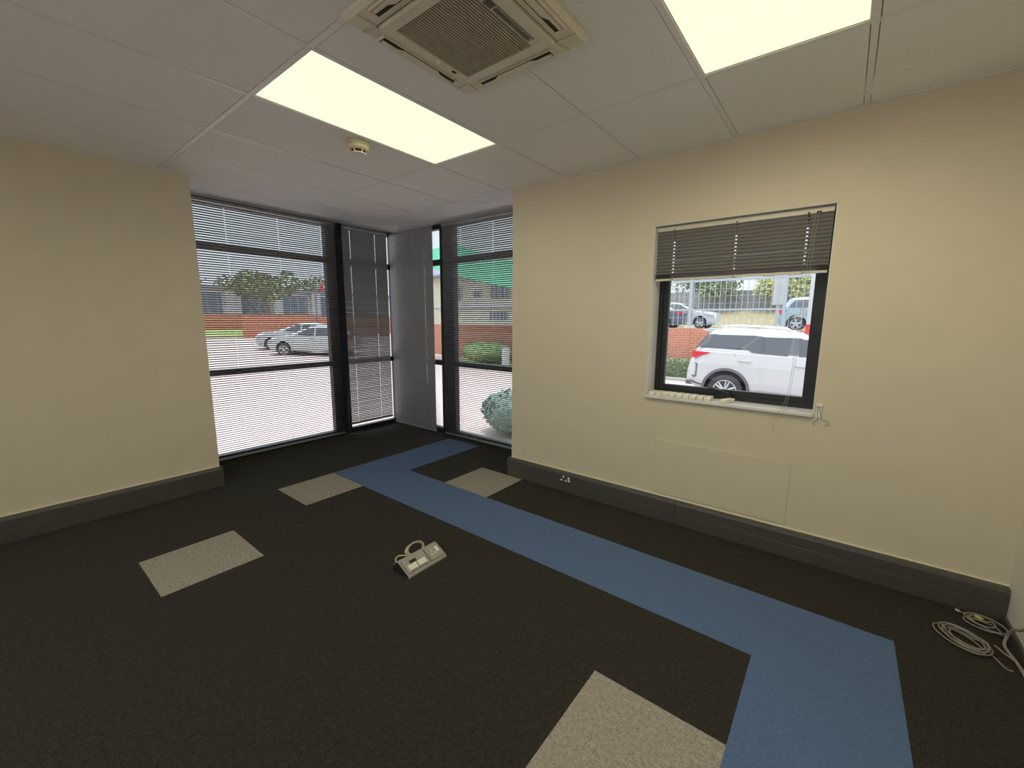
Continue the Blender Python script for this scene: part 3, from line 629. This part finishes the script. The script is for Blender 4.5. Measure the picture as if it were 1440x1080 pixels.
# clipped hedge seen behind the back bumper of the car
bm = new_bm(); rnd = random.Random(11)
for i in range(9):
    for _ in range(520):
        if rnd.random() < 0.65: x, y, z = -2.4 + 10.8*rnd.random(), 11.42+0.07*rnd.random(), GZ + 0.05 + 0.66*rnd.random()
        else: x, y, z = -2.4 + 10.8*rnd.random(), 11.45+0.66*rnd.random(), GZ + 0.62 + 0.10*rnd.random()
        a = Vector((rnd.gauss(0, 1), rnd.gauss(0, 1), rnd.gauss(0, 1))).normalized(); b = a.orthogonal().normalized(); s = 0.035*rnd.uniform(.6, 1.4)
        bm.faces.new([bm.verts.new(Vector((x, y, z)) + q) for q in (a*s, b*s*.6, -a*s, -b*s*.6)])
hd = empty('hedge', (3, 11.8, GZ), 0, 'low clipped hedge between the kerb and the brick wall behind the white car', 'hedge')
bmesh.ops.translate(bm, verts=bm.verts, vec=(-3, -11.8, -GZ)); link('foliage', bm, m_hedge, hd)
bm = new_bm(); box(bm, -5.3, 5.3, -0.31, 0.31, 0, 0.62); bmesh.ops.subdivide_edges(bm, edges=bm.edges[:], cuts=12, use_grid_fill=True)
for v in bm.verts: v.co += Vector((0, 1, 1))*0.05*noise.noise(v.co*3)
link('inner_growth', bm, m_leaf, hd)

# steel mesh fence on top of the boundary wall
fn = empty('mesh_fence', (1.5, 12.51, 1.16), 0, 'pale steel mesh fence with posts on top of the brick wall', 'fence')
fx0, fx1 = -4.5, 7.0
for z, r_ in ((0.63, 0.030), (1.60, 0.040)):
    bm = new_bm(); box(bm, fx0-1.5, fx1-1.5, -0.02, 0.02, z-r_, z+r_); link('rail', bm, m_fence, fn)
bm = new_bm(); x = fx0
while x < fx1:
    box(bm, x-1.5-0.008, x-1.5+0.008, -0.010, 0.006, 0.08, 1.6); x += 0.165
z = 0.12
while z < 1.6:
    box(bm, fx0-1.5, fx1-1.5, -0.014, -0.010, z-0.004, z+0.004); z += 0.24
link('mesh', bm, m_fence, fn)
for x in (-4.4, -2.9, -0.14, 2.62, 5.4):
    bm = new_bm(); box(bm, x-1.5-0.045, x-1.5+0.045, -0.045, 0.045, 0.0, 1.66); p_ = link('post', bm, m_fence, fn)
    bm = new_bm(); box(bm, x-1.5-0.16, x-1.5+0.16, -0.10, 0.10, 0.0, 0.05); link('foot', bm, m_house, p_)
# street and bank beyond the wall
bm = new_bm(); box(bm, -14, 30, 12.64, 25.5, 0.6, 0.98); struct(link('road', bm, m_road), 'street behind the boundary wall')
bm = new_bm(); prism(bm, [(25.5, 0.3), (25.5, 1.02), (30.5, 2.1), (34, 2.15), (60, 2.2), (60, 0.3)], 'x', -14, 40); struct(link('ground_bank', bm, m_dry), 'dry yellow grass bank across the street')
bm = new_bm()
for k in range(26):
    x = -14 + k*1.9; box(bm, x, x+1.86, 31.0, 31.12, 1.9, 3.55)
    box(bm, x-0.06, x+0.10, 30.95, 31.17, 1.9, 3.62)
struct(link('wall_precast', bm, m_conc), 'grey precast panel wall along the top of the dry bank')
# lamp post sleeve and pole
def pole(name, lab, cat, x, y, z0, parts):
    root = empty(name, (x, y, z0), 0, lab, cat)
    for nm, r_, a, b_, m in parts:
        bm = new_bm(); lathe(bm, [(r_*0.96, a), (r_, a+0.02), (r_, b_-0.02), (r_*0.96, b_)], 16); link(nm, bm, m, root)
    return root
pole('sign_post', 'white post with a wide upper sleeve standing behind the mesh fence', 'post', 2.40, 12.9, 0.98, [('pole', 0.045, 0, 0.97, m_white), ('sleeve', 0.155, 0.95, 2.6, m_white)])
pole('bollard', 'white pole with a red foot between the white car and the fence', 'pole', 3.36, 10.95, GZ, [('pole', 0.05, 1.90, 3.3, m_white), ('red_foot', 0.06, 0, 1.90, m_sign)])
pole('bollard', 'short white pillar on the lawn beside the light green shrub', 'pole', -6.55, 10.2, GZ, [('pillar', 0.16, 0.07, 0.85, m_white)])

# trees
def tree(lab, x, y, z, h, blobs, m, n, size, seed, trunk_r=0.16, forks=5):
    rnd = random.Random(seed); root = empty('tree', (x, y, z), 0, lab, 'tree', 'trees outside')
    bm = new_bm(); leaves(bm, blobs, n, size, seed); link('crown', bm, m, root)
    bm = new_bm(); tube(bm, spline([(0, 0, -0.2), (0.1, 0, h*0.2), (-0.05, 0.05, h*0.42)], 4), [trunk_r*(1-0.05*k) for k in range(9)], 8)
    for k in range(forks):
        b = blobs[k % len(blobs)][0]; e = Vector((b[0]+rnd.uniform(-.4, .4), b[1]+rnd.uniform(-.4, .4), b[2]+rnd.uniform(-.2, .6))); s = Vector((-0.03, 0.03, h*(0.14+0.05*k)))
        mid = (s+e)/2 + Vector((rnd.uniform(-.3, .3), rnd.uniform(-.2, .2), rnd.uniform(-.1, .3)))
        tube(bm, spline([s, mid, e], 4), [trunk_r*0.55*(1-0.09*q) for q in range(9)], 6)
    link('trunk', bm, m_bark, root); return root
def crown(rs, seed, rx, rz, h, n):
    rnd = random.Random(seed); return [((rnd.uniform(-rx, rx), rnd.uniform(-rx*.6, rx*.6), h + rnd.uniform(-rz, rz)), rs*rnd.uniform(.7, 1.2), rs*rnd.uniform(.55, .9)) for _ in range(n)]
for (x, y, z, h, m, rs, n, lab, sd_) in [
    (-3.0, 30.3, 2.0, 3.6, m_leafo, 1.0, 700, 'thin olive tree on the bank before the precast wall, leftmost in the small window', 21),
    (0.6, 30.2, 2.0, 3.4, m_leafy, 0.8, 500, 'sparse yellow tree on the bank behind the first fence post', 22),
    (4.2, 30.3, 2.0, 3.9, m_leafo, 1.2, 1500, 'broad olive tree with forking branches in the middle of the small window', 23),
    (8.2, 30.2, 2.0, 4.0, m_leaf, 1.2, 2000, 'dense dark green tree on the bank near the white post', 24),
    (11.9, 30.3, 2.0, 3.7, m_leafy, 1.0, 1200, 'light yellow green tree on the bank right of the white post', 25),
    (15.4, 30.2, 2.0, 4.0, m_leaf, 1.2, 2000, 'dark green tree on the bank at the right edge of the small window', 26),
    (-6.0, 37.5, 2.1, 6.0, m_leafo, 1.6, 1500, 'olive tree behind the precast wall, far left in the small window', 27),
    (0.0, 38.5, 2.1, 5.6, m_leafo, 1.6, 1500, 'grey green tree behind the precast wall, second from the left', 28),
    (6.5, 38.0, 2.1, 6.2, m_leafo, 1.7, 1800, 'tall olive tree behind the precast wall in the middle of the small window', 29),
    (13.0, 38.5, 2.1, 6.2, m_leaf, 1.7, 2000, 'tall dark tree behind the precast wall right of the white post', 30),
    (19.5, 38.0, 2.1, 6.0, m_leaf, 1.7, 1800, 'tall dark tree behind the precast wall, far right in the small window', 35)]:
    tree(lab, x, y, z, h, crown(rs*0.9, sd_, 0.9 if y < 35 else 1.4, h*0.22, h*(0.62 if y < 35 else 0.5), 9 if y < 35 else 16), m, int(n*(1.8 if y < 35 else 3.0)), 0.12, sd_)

# ------------------------------------------------------------------ vehicles
def loop_pts(x0, x1, hw, rr, n=6):
    rr = min(rr, hw*0.95, (x1-x0)*0.45); out = []
    for cx_, cy_, a0 in ((x1-rr, hw-rr, 0), (x0+rr, hw-rr, 90), (x0+rr, -hw+rr, 180), (x1-rr, -hw+rr, 270)):
        for k in range(n+1):
            a = math.radians(a0 + 90*k/n); out.append((cx_+rr*math.cos(a), cy_+rr*math.sin(a)))
    return out
def loft(bm, levels, rr=0.3):
    rings = []
    for z, x0, x1, hw in levels: rings.append([bm.verts.new((x, y, z)) for x, y in loop_pts(x0, x1, hw, rr)])
    n = len(rings[0])
    for a, b in zip(rings, rings[1:]):
        for k in range(n): bm.faces.new((a[k], a[(k+1) % n], b[(k+1) % n], b[k]))
    bm.faces.new(rings[0][::-1]); bm.faces.new(rings[-1]); bmesh.ops.recalc_face_normals(bm, faces=bm.faces)
def interp(levels, z, i):
    for a, b in zip(levels, levels[1:]):
        if a[0] <= z <= b[0]: return a[i] + (b[i]-a[i])*(z-a[0])/(b[0]-a[0])
    return levels[-1][i] if z > levels[-1][0] else levels[0][i]
def make_car(name, lab, loc, yaw, pitch, paint, sp, cat='car'):
    """x forward, rear axle at x=0, ground at z=0; sp = dict of levels and details"""
    root = empty(name, loc, 0, lab, cat); root.rotation_euler = (0, pitch, yaw)
    R_, WB, TW = sp['wheel_r'], sp['wheelbase'], sp['track']
    low, cab = sp['low'], sp['cab']
    bm = new_bm(); loft(bm, low, sp.get('rr', 0.28))
    body = link('body', bm, [paint, m_clad], root, smooth=False)
    cut = []
    for x in (0, WB):          # wheel wells
        bm = new_bm(); lathe(bm, [(sp['arch_r'], -1.3), (sp['arch_r'], 1.3)], 40, axis='y', c=(x, 0, R_+0.03)); c = link('well', bm, m_clad); cut.append(c)
        md = body.modifiers.new('w', 'BOOLEAN'); md.operation = 'DIFFERENCE'; md.object = c; md.solver = 'EXACT'
    for c in cut: c.rotation_euler = (0, pitch, yaw); c.location = loc
    bpy.context.view_layer.update()
    me = bpy.data.meshes.new_from_object(body.evaluated_get(bpy.context.evaluated_depsgraph_get()))
    body.modifiers.clear(); body.data = me
    for c in cut: bpy.data.objects.remove(c)
    bv = body.modifiers.new('soft', 'BEVEL'); bv.width = 0.025; bv.segments = 2; bv.limit_method = 'ANGLE'; bv.angle_limit = math.radians(28)
    bm = new_bm(); loft(bm, cab, sp.get('rrc', 0.22)); cb = link('cabin', bm, paint, root); bv = cb.modifiers.new('soft', 'BEVEL'); bv.width = 0.03; bv.segments = 2; bv.limit_method = 'ANGLE'; bv.angle_limit = math.radians(15)
    # floor and dark inner wells
    bm = new_bm(); box(bm, low[0][1]+0.2, low[0][2]-0.2, -TW+0.28, TW-0.28, sp['wheel_r']*0.62, low[0][0]+0.35); link('underbody', bm, m_darkp, root)
    def side_patch(pts, out, deep, m, nm, par, levels):
        for s in (-1, 1):
            bm = new_bm(); n = len(pts)
            A = [bm.verts.new((x, s*(interp(levels, z, 3)+out), z)) for x, z in pts]; B = [bm.verts.new((x, s*(interp(levels, z, 3)-deep), z)) for x, z in pts]
            bm.faces.new(A); bm.faces.new(B[::-1])
            for i in range(n): bm.faces.new((A[i], B[i], B[(i+1) % n], A[(i+1) % n]))
            bmesh.ops.recalc_face_normals(bm, faces=bm.faces); link(nm, bm, m, par)
    for pts in sp.get('pillars', []): side_patch(pts, 0.004, 0.03, m_clad, 'black_pillar', root, cab)
    for pts in sp['windows']: side_patch(pts, 0.010, 0.03, m_carglass, 'side_window', root, cab)
    for pts in sp['tail']: side_patch(pts, 0.012, 0.10, m_red, 'tail_lamp', root, low)
    for pts in sp.get('head', []): side_patch(pts, 0.010, 0.10, m_rim, 'headlamp', root, low)
    for pts in sp['handles']: side_patch(pts, 0.030, 0.0, paint, 'door_handle', root, low)
    for pts in sp['seams']: side_patch(pts, 0.002, 0.01, m_darkp, 'door_seam', root, low)
    for pts in sp.get('clads', []): side_patch(pts, 0.010, 0.05, m_clad, 'cladding', root, low)
    # front and rear screens
    for key, nm in (('screen_f', 'windscreen'), ('screen_r', 'rear_screen')):
        if key in sp:
            (xa, za), (xb, zb) = sp[key]; wa, wb = interp(cab, za, 3)-0.10, interp(cab, zb, 3)-0.10; sg = 0.012 if key == 'screen_f' else -0.012
            bm = new_bm(); a = [bm.verts.new(p) for p in ((xa+sg, -wa, za), (xa+sg, wa, za), (xb+sg, wb, zb), (xb+sg, -wb, zb))]; b = [bm.verts.new(v.co - Vector((sg*4, 0, 0))) for v in a]
            bm.faces.new(a); bm.faces.new(b[::-1])
            for i in range(4): bm.faces.new((a[i], b[i], b[(i+1) % 4], a[(i+1) % 4]))
            bmesh.ops.recalc_face_normals(bm, faces=bm.faces); link(nm, bm, m_carglass, root)
    for x in (0, WB):
        for s in (-1, 1):
            wl = bpy.data.objects.new('wheel', None); COL.objects.link(wl); wl.parent = root; wl.location = (x, s*(TW-0.12), R_)
            bm = new_bm(); w2_ = 0.115
            lathe(bm, [(R_*0.66, -w2_), (R_*0.9, -w2_-0.006), (R_*0.985, -w2_+0.02), (R_, -w2_+0.05), (R_, w2_-0.05), (R_*0.985, w2_-0.02), (R_*0.9, w2_+0.006), (R_*0.66, w2_)], 40, axis='y'); link('tyre', bm, m_tyre, wl)
            bm = new_bm(); lathe(bm, [(R_*0.60, s*0.06), (R_*0.60, s*0.05)], 32, axis='y'); link('brake', bm, m_darkp, wl)
            bm = new_bm(); f_ = s*0.115
            # rim ring and paired spokes
            lathe(bm, [(R_*0.60, f_-s*0.05), (R_*0.60, f_-s*0.005), (R_*0.63, f_+s*0.006), (R_*0.68, f_+s*0.006), (R_*0.68, f_-s*0.05)], 36, axis='y')
            lathe(bm, [(R_*0.16, f_-s*0.04), (R_*0.15, f_), (R_*0.08, f_+s*0.006)], 20, axis='y')
            for k in range(sp.get('spokes', 6)):
                a = 2*math.pi*k/sp.get('spokes', 6) + 0.3
                for da in (-0.16, 0.16):
                    p = Vector((math.cos(a+da*1.3)*R_*0.13, f_-s*0.008, math.sin(a+da*1.3)*R_*0.13)); q = Vector((math.cos(a+da)*R_*0.62, f_-s*0.004, math.sin(a+da)*R_*0.62))
                    tube(bm, [p, q], [0.022, 0.018], 6)
            link('rim', bm, m_rim, wl)
            # arch lip
            bm = new_bm(); ar = sp['arch_r']; yb_ = interp(low, R_+0.3, 3)
            pts = []
            for k in range(25):
                a = math.radians(-8 + 196*k/24); pts.append((math.cos(a), math.sin(a)))
            A = []
            for cx_, sz_ in pts:
                row = []
                for rr_, yy in ((ar+0.055, yb_-0.03), (ar+0.055, yb_+0.012), (ar-0.002, yb_+0.016), (ar-0.002, yb_-0.12)):
                    row.append(bm.verts.new((x+cx_*rr_, s*yy, R_+0.03+sz_*rr_)))
                A.append(row)
            for r1, r2 in zip(A, A[1:]):
                for k in range(4): bm.faces.new((r1[k], r1[(k+1) % 4], r2[(k+1) % 4], r2[k]))
            bm.faces.new(A[0]); bm.faces.new(A[-1][::-1]); bmesh.ops.recalc_face_normals(bm, faces=bm.faces); link('wheel_arch', bm, m_clad if sp.get('clad_arch') else paint, root)
    return root
# large white suv: rear hub on the left, nose to the right
suv = dict(wheel_r=0.375, wheelbase=2.745, track=0.93, arch_r=0.45, clad_arch=True, rr=0.30,
    low=[(0.36, -0.70, 3.40, 0.86), (0.47, -0.86, 3.55, 0.91), (0.60, -0.915, 3.62, 0.925), (0.80, -0.90, 3.66, 0.93), (0.98, -0.86, 3.64, 0.93), (1.12, -0.80, 3.50, 0.915), (1.27, -0.76, 2.55, 0.895)],
    cab=[(1.22, -0.76, 2.60, 0.885), (1.30, -0.74, 2.35, 0.875), (1.68, -0.50, 1.55, 0.745), (1.78, -0.42, 1.35, 0.69), (1.82, -0.30, 1.2, 0.58)],
    pillars=[[(-0.68, 1.35), (-0.45, 1.665), (-0.30, 1.67), (-0.50, 1.35)], [(-0.6, 1.34), (-0.6, 1.38), (0.25, 1.38), (0.22, 1.34)], [(0.14, 1.345), (0.42, 1.67), (0.62, 1.67), (0.36, 1.345)], [(1.08, 1.305), (1.08, 1.67), (1.36, 1.67), (1.40, 1.305)]],
    windows=[[(-0.55, 1.375), (-0.36, 1.655), (0.50, 1.68), (0.20, 1.375)], [(0.31, 1.385), (0.58, 1.655), (1.16, 1.665), (1.14, 1.28), (0.47, 1.30)], [(1.30, 1.655), (1.58, 1.64), (1.95, 1.32), (1.34, 1.285)]],
    tail=[[(-0.79, 1.25), (-0.38, 1.24), (-0.48, 1.19), (-0.77, 1.09)]], head=[[(3.2, 0.95), (3.5, 0.93), (3.5, 1.02), (3.15, 1.08)]],
    handles=[[(0.20, 1.105), (0.30, 1.09), (0.42, 1.09), (0.47, 1.105), (0.42, 1.13), (0.27, 1.13)], [(1.28, 1.09), (1.38, 1.075), (1.50, 1.075), (1.55, 1.09), (1.50, 1.115), (1.35, 1.115)]],
    seams=[[(1.225, 1.25), (1.19, 0.42), (1.198, 0.42), (1.233, 1.25)], [(0.125, 1.25), (0.105, 0.93), (0.113, 0.93), (0.133, 1.25)], [(0.55, 0.42), (2.2, 0.42), (2.2, 0.43), (0.55, 0.43)]],
    clads=[[(0.48, 0.365), (2.28, 0.365), (2.28, 0.415), (0.48, 0.415)], [(-0.80, 0.50), (-0.46, 0.44), (-0.46, 0.475), (-0.80, 0.54)], [(-0.76, 0.66), (-0.68, 0.62), (-0.64, 0.66), (-0.64, 0.95), (-0.70, 0.98), (-0.67, 0.93), (-0.67, 0.68)]],
    screen_f=[(2.30, 1.32), (1.58, 1.66)], screen_r=[(-0.73, 1.33), (-0.52, 1.65)])
px_, py_ = 1.99, 7.69
sv = make_car('suv', 'white suv with black tinted windows parked outside the small window', (px_ - math.sin(math.radians(4))*0 , py_+0.90, GZ-0.005), math.radians(4), math.radians(2.0), m_carw, suv)
for s in (-1, 1):
    bm = new_bm(); tube(bm, spline([(-0.28, s*0.62, 1.80), (-0.18, s*0.63, 1.865), (0.5, s*0.63, 1.872), (1.0, s*0.63, 1.85), (1.12, s*0.62, 1.80)], 6), 0.018, 8); link('roof_rail', bm, m_rim, sv)
    bm = new_bm(); box(bm, 0.60, 2.1, s*0.93-0.09, s*0.93+0.09, 0.335, 0.375); bevel(bm, 0.01); link('side_step', bm, m_clad, sv)
bm = new_bm(); prism(bm, [(-0.66, 1.735), (-0.62, 1.765), (-0.30, 1.825), (-0.20, 1.80), (-0.45, 1.70)], 'y', -0.62, 0.62); bevel(bm, 0.008); link('spoiler', bm, m_carw, sv)
bm = new_bm(); prism(bm, [(0.05, 1.81), (0.20, 1.885), (0.26, 1.81)], 'y', -0.02, 0.02); bevel(bm, 0.006); link('aerial_fin', bm, m_carw, sv)
bm = new_bm(); box(bm, -0.90, -0.60, -0.80, 0.80, 0.42, 0.52); bevel(bm, 0.03); link('bumper_skirt', bm, m_clad, sv)
# family hatchbacks and saloons
hatch = dict(wheel_r=0.315, wheelbase=2.55, track=0.86, arch_r=0.365, rr=0.35,
    low=[(0.24, -0.62, 3.2, 0.80), (0.36, -0.72, 3.32, 0.845), (0.60, -0.74, 3.36, 0.86), (0.80, -0.70, 3.30, 0.86), (0.93, -0.66, 3.0, 0.845)],
    cab=[(0.88, -0.66, 2.75, 0.835), (0.97, -0.64, 2.5, 0.825), (1.36, -0.36, 1.45, 0.66), (1.44, -0.20, 1.25, 0.58), (1.47, 0.0, 1.05, 0.48)],
    windows=[[(-0.35, 1.02), (-0.12, 1.33), (0.42, 1.36), (0.40, 0.98)], [(0.46, 0.98), (0.48, 1.36), (1.05, 1.365), (1.05, 0.97)], [(1.12, 0.97), (1.12, 1.365), (1.40, 1.34), (2.0, 1.0)]],
    tail=[[(-0.66, 0.92), (-0.36, 0.90), (-0.45, 0.80), (-0.69, 0.78)]], head=[[(2.85, 0.72), (3.25, 0.66), (3.25, 0.74), (2.75, 0.84)]],
    handles=[[(0.30, 0.84), (0.48, 0.84), (0.48, 0.87), (0.30, 0.87)], [(1.15, 0.83), (1.33, 0.83), (1.33, 0.86), (1.15, 0.86)]],
    seams=[[(1.06, 0.92), (1.06, 0.30), (1.068, 0.30), (1.068, 0.92)], [(0.30, 0.92), (0.42, 0.60), (0.428, 0.60), (0.308, 0.92)]],
    screen_f=[(2.42, 1.0), (1.50, 1.34)], screen_r=[(-0.63, 1.0), (-0.40, 1.33)], spokes=5)
saloon = dict(hatch); saloon.update(low=[(0.24, -0.85, 3.25, 0.80), (0.36, -0.98, 3.38, 0.85), (0.60, -1.0, 3.42, 0.87), (0.80, -0.98, 3.36, 0.87), (0.97, -0.90, 3.05, 0.85)],
    cab=[(0.90, -0.70, 2.75, 0.835), (0.98, -0.55, 2.5, 0.825), (1.36, 0.05, 1.45, 0.66), (1.42, 0.2, 1.25, 0.58), (1.45, 0.35, 1.05, 0.48)],
    windows=[[(0.02, 1.04), (0.22, 1.33), (0.55, 1.36), (0.50, 1.0)], [(0.56, 1.0), (0.60, 1.36), (1.05, 1.365), (1.05, 0.99)], [(1.12, 0.99), (1.12, 1.365), (1.40, 1.34), (2.0, 1.02)]],
    tail=[[(-0.90, 0.90), (-0.55, 0.88), (-0.65, 0.78), (-0.93, 0.76)]], screen_r=[(-0.50, 1.02), (-0.02, 1.33)])
make_car('hatchback', 'white hatchback parked at an angle across the yard, nearer of the two white cars', (-15.4, 8.3, gz(-15.4, 0)), math.radians(222), 0, m_carw, hatch)
make_car('saloon_car', 'white saloon car parked behind the other white car across the yard', (-18.6, 9.1, gz(-18.6, 0)), math.radians(232), 0, m_carw, saloon)
make_car('hatchback', 'pale blue hatchback parked on the street beyond the mesh fence', (2.45, 19.8, 0.98), math.radians(2), 0, m_carb, hatch)
make_car('saloon_car', 'dark saloon car on the street beyond the mesh fence at the left window edge', (-3.25, 20.0, 0.98), math.radians(180), 0, m_card, saloon)
make_car('hatchback', 'white hatchback on the street beyond the mesh fence next to the dark saloon', (-4.75, 22.8, 0.98), math.radians(0), 0, m_carw, hatch)

# far side of the yard, seen through the left glazing
bm = new_bm(); box(bm, -30.25, -30, 9.0, 30, -0.3, 1.62); struct(link('wall_garden', bm, m_bricky), 'red brick garden wall behind the white cars')
bm = new_bm(); box(bm, -40.25, -40, -6, 20, -0.3, 1.82); struct(link('wall_garden', bm, m_bricky), 'low far red brick wall beyond the lawn')
bm = new_bm(); v = [bm.verts.new(p) for p in ((-39.9, -2, 0.40), (-30.5, 4.0, 0.14), (-30.5, 9.2, 0.14), (-30.5, 12.0, 0.14), (-39.9, 19, 0.40))]; bm.faces.new(v)
r_ = bmesh.ops.extrude_face_region(bm, geom=bm.faces[:]); bmesh.ops.translate(bm, verts=[q for q in r_['geom'] if isinstance(q, bmesh.types.BMVert)], vec=(0, 0, -0.3)); bmesh.ops.recalc_face_normals(bm, faces=bm.faces)
tag(link('lawn', bm, m_grass), 'green lawn in front of the far red brick wall across the yard', 'lawn', kind='stuff')
hs = empty('office_building', (-48, 16, 0.5), 0, 'long low building with white piers and blue grey windows across the yard', 'building')
bm = new_bm(); box(bm, -4, 0, -16, 20, 0, 4.0); link('wall', bm, m_white, hs)
bm = new_bm(); box(bm, -4.4, 0.4, -16.4, 20.4, 4.0, 4.25); link('roof', bm, m_roof, hs)
for k, (y, w_) in enumerate(((-15.8, 0.6), (-11.6, 0.9), (-7.5, 0.7), (-3.2, 1.2), (1.6, 0.8), (6.0, 0.9), (10.5, 0.9))):
    bm = new_bm(); box(bm, 0, 0.45, y+0.9, y+0.9+w_*1.2, 0, 3.95); link('pier', bm, m_white, hs)
    bm = new_bm(); box(bm, 0.0, 0.08, y+0.9+w_*1.2+0.05, y+4.9, 1.15, 3.5); wn = link('window', bm, m_blwin, hs)
    bm = new_bm()
    for q in range(4): box(bm, 0.08, 0.12, y+0.9+w_*1.2+0.05+q*0.9, y+0.9+w_*1.2+0.10+q*0.9, 1.15, 3.5)
    link('glazing_bars', bm, m_white, wn)
for (x, y, h, m, rs, n, lab, sd_) in [(-42.8, 16.0, 6.6, m_leafo, 1.5, 1500, 'round olive tree before the low white building across the yard', 31), (-59, 12.0, 6.0, m_leafo, 2.4, 1200, 'broad tree top showing over the left end of the white building', 32),
    (-59, 20.0, 6.6, m_leaf, 2.4, 1400, 'dark tree top showing over the middle of the white building', 33), (-59, 28.0, 6.4, m_leafo, 2.4, 1200, 'tree top showing over the right end of the white building', 34)]:
    tree(lab, x, y, gz(x, y), h, crown(rs, sd_, 3.0, 0.8, h*0.66, 8), m, n, 0.22, sd_, 0.2)
sg = empty('warning_sign', (-21.6, 11.05, gz(-21.6, 0)), 0, 'red bordered triangular road sign half hidden by the black mullion', 'road sign')
bm = new_bm(); tube(bm, [(0, 0.0, -0.05), (0, 0.0, 4.1)], 0.035, 8); link('pole', bm, m_roof, sg)
rz = Matrix.Rotation(math.radians(-25), 4, 'Z')
def tri(s, z0): return [(-s, z0), (s, z0), (0, z0+s*1.732)]
bm = new_bm(); prism(bm, tri(0.62, 3.35), 'x', 0.04, 0.055); bmesh.ops.transform(bm, matrix=rz, verts=bm.verts); link('border', bm, m_sign, sg)
bm = new_bm(); prism(bm, tri(0.40, 3.475), 'x', 0.055, 0.060); bmesh.ops.transform(bm, matrix=rz, verts=bm.verts); link('face', bm, m_white, sg)
pole('street_pole', 'thin grey pole standing behind the white cars beside the road sign', 'pole', -20.0, 9.35, gz(-20, 0), [('pole', 0.05, 0, 3.9, m_roof)])

# seen through the right glazing: pale house behind the boundary wall, green shade net in the yard
ho = empty('house', (-15, 18, 0.6), 0, 'pale yellow two storey house with a grey roof behind the brick boundary wall', 'house')
bm = new_bm(); box(bm, -8, 7.2, 0, 5, 0, 3.75); link('wall', bm, m_house, ho)
bm = new_bm(); prism(bm, [(-0.5, 3.75), (-0.5, 3.9), (2.5, 5.2), (5.5, 3.9), (5.5, 3.75)], 'x', -8.4, 7.6); link('roof', bm, m_roof, ho)
bm = new_bm(); box(bm, -8, 7.2, -0.12, 0, 1.62, 1.84); link('string_course', bm, m_white, ho)
for x0, x1, z0, z1 in ((-2.6, -1.8, 2.15, 3.1), (-0.6, 0.0, 2.3, 2.7), (0.9, 1.6, 2.2, 3.0), (1.75, 2.45, 2.2, 3.0), (0.8, 2.3, 0.85, 1.3), (4.0, 5.0, 2.2, 3.0)):
    bm = new_bm(); box(bm, x0, x1, -0.06, 0, z0, z1); w_ = link('window', bm, m_blwin, ho)
    bm = new_bm()
    n_ = max(2, int((x1-x0)/0.25))
    for q in range(n_+1): box(bm, x0+(x1-x0)*q/n_-0.025, x0+(x1-x0)*q/n_+0.025, -0.09, -0.06, z0, z1)
    link('glazing_bars', bm, m_house, w_)
nt_ = empty('shade_canopy', (-8.3, 10.9, GZ+0.07), 0, 'green shade net canopy on posts, seen through the right hand glazing', 'canopy')
bm = new_bm(); g = []
for i in range(13):
    row = []
    for j in range(9):
        u, v = i/12, j/8
        x = -3.6 + 7.2*u; y = -1.6 + 3.2*v
        zc = 5.55 - 1.9*u + 0.25*(abs(u-0.5)*2)**2 - 0.95*(1-v) - 0.15*math.sin(math.pi*v)
        row.append(bm.verts.new((x, y, zc)))
    g.append(row)
for i in range(12):
    for j in range(8): bm.faces.new((g[i][j], g[i+1][j], g[i+1][j+1], g[i][j+1]))
r_ = bmesh.ops.extrude_face_region(bm, geom=bm.faces[:]); bmesh.ops.translate(bm, verts=[q for q in r_['geom'] if isinstance(q, bmesh.types.BMVert)], vec=(0, 0, -0.02))
link('net', bm, m_net, nt_)
for x, y, z in ((-3.6, -1.6, 4.85), (3.6, -1.6, 2.95), (-3.6, 1.6, 5.8), (3.6, 1.6, 3.9)):
    bm = new_bm(); tube(bm, [(x, y, 0), (x, y, z)], 0.05, 8); link('post', bm, m_roof, nt_)
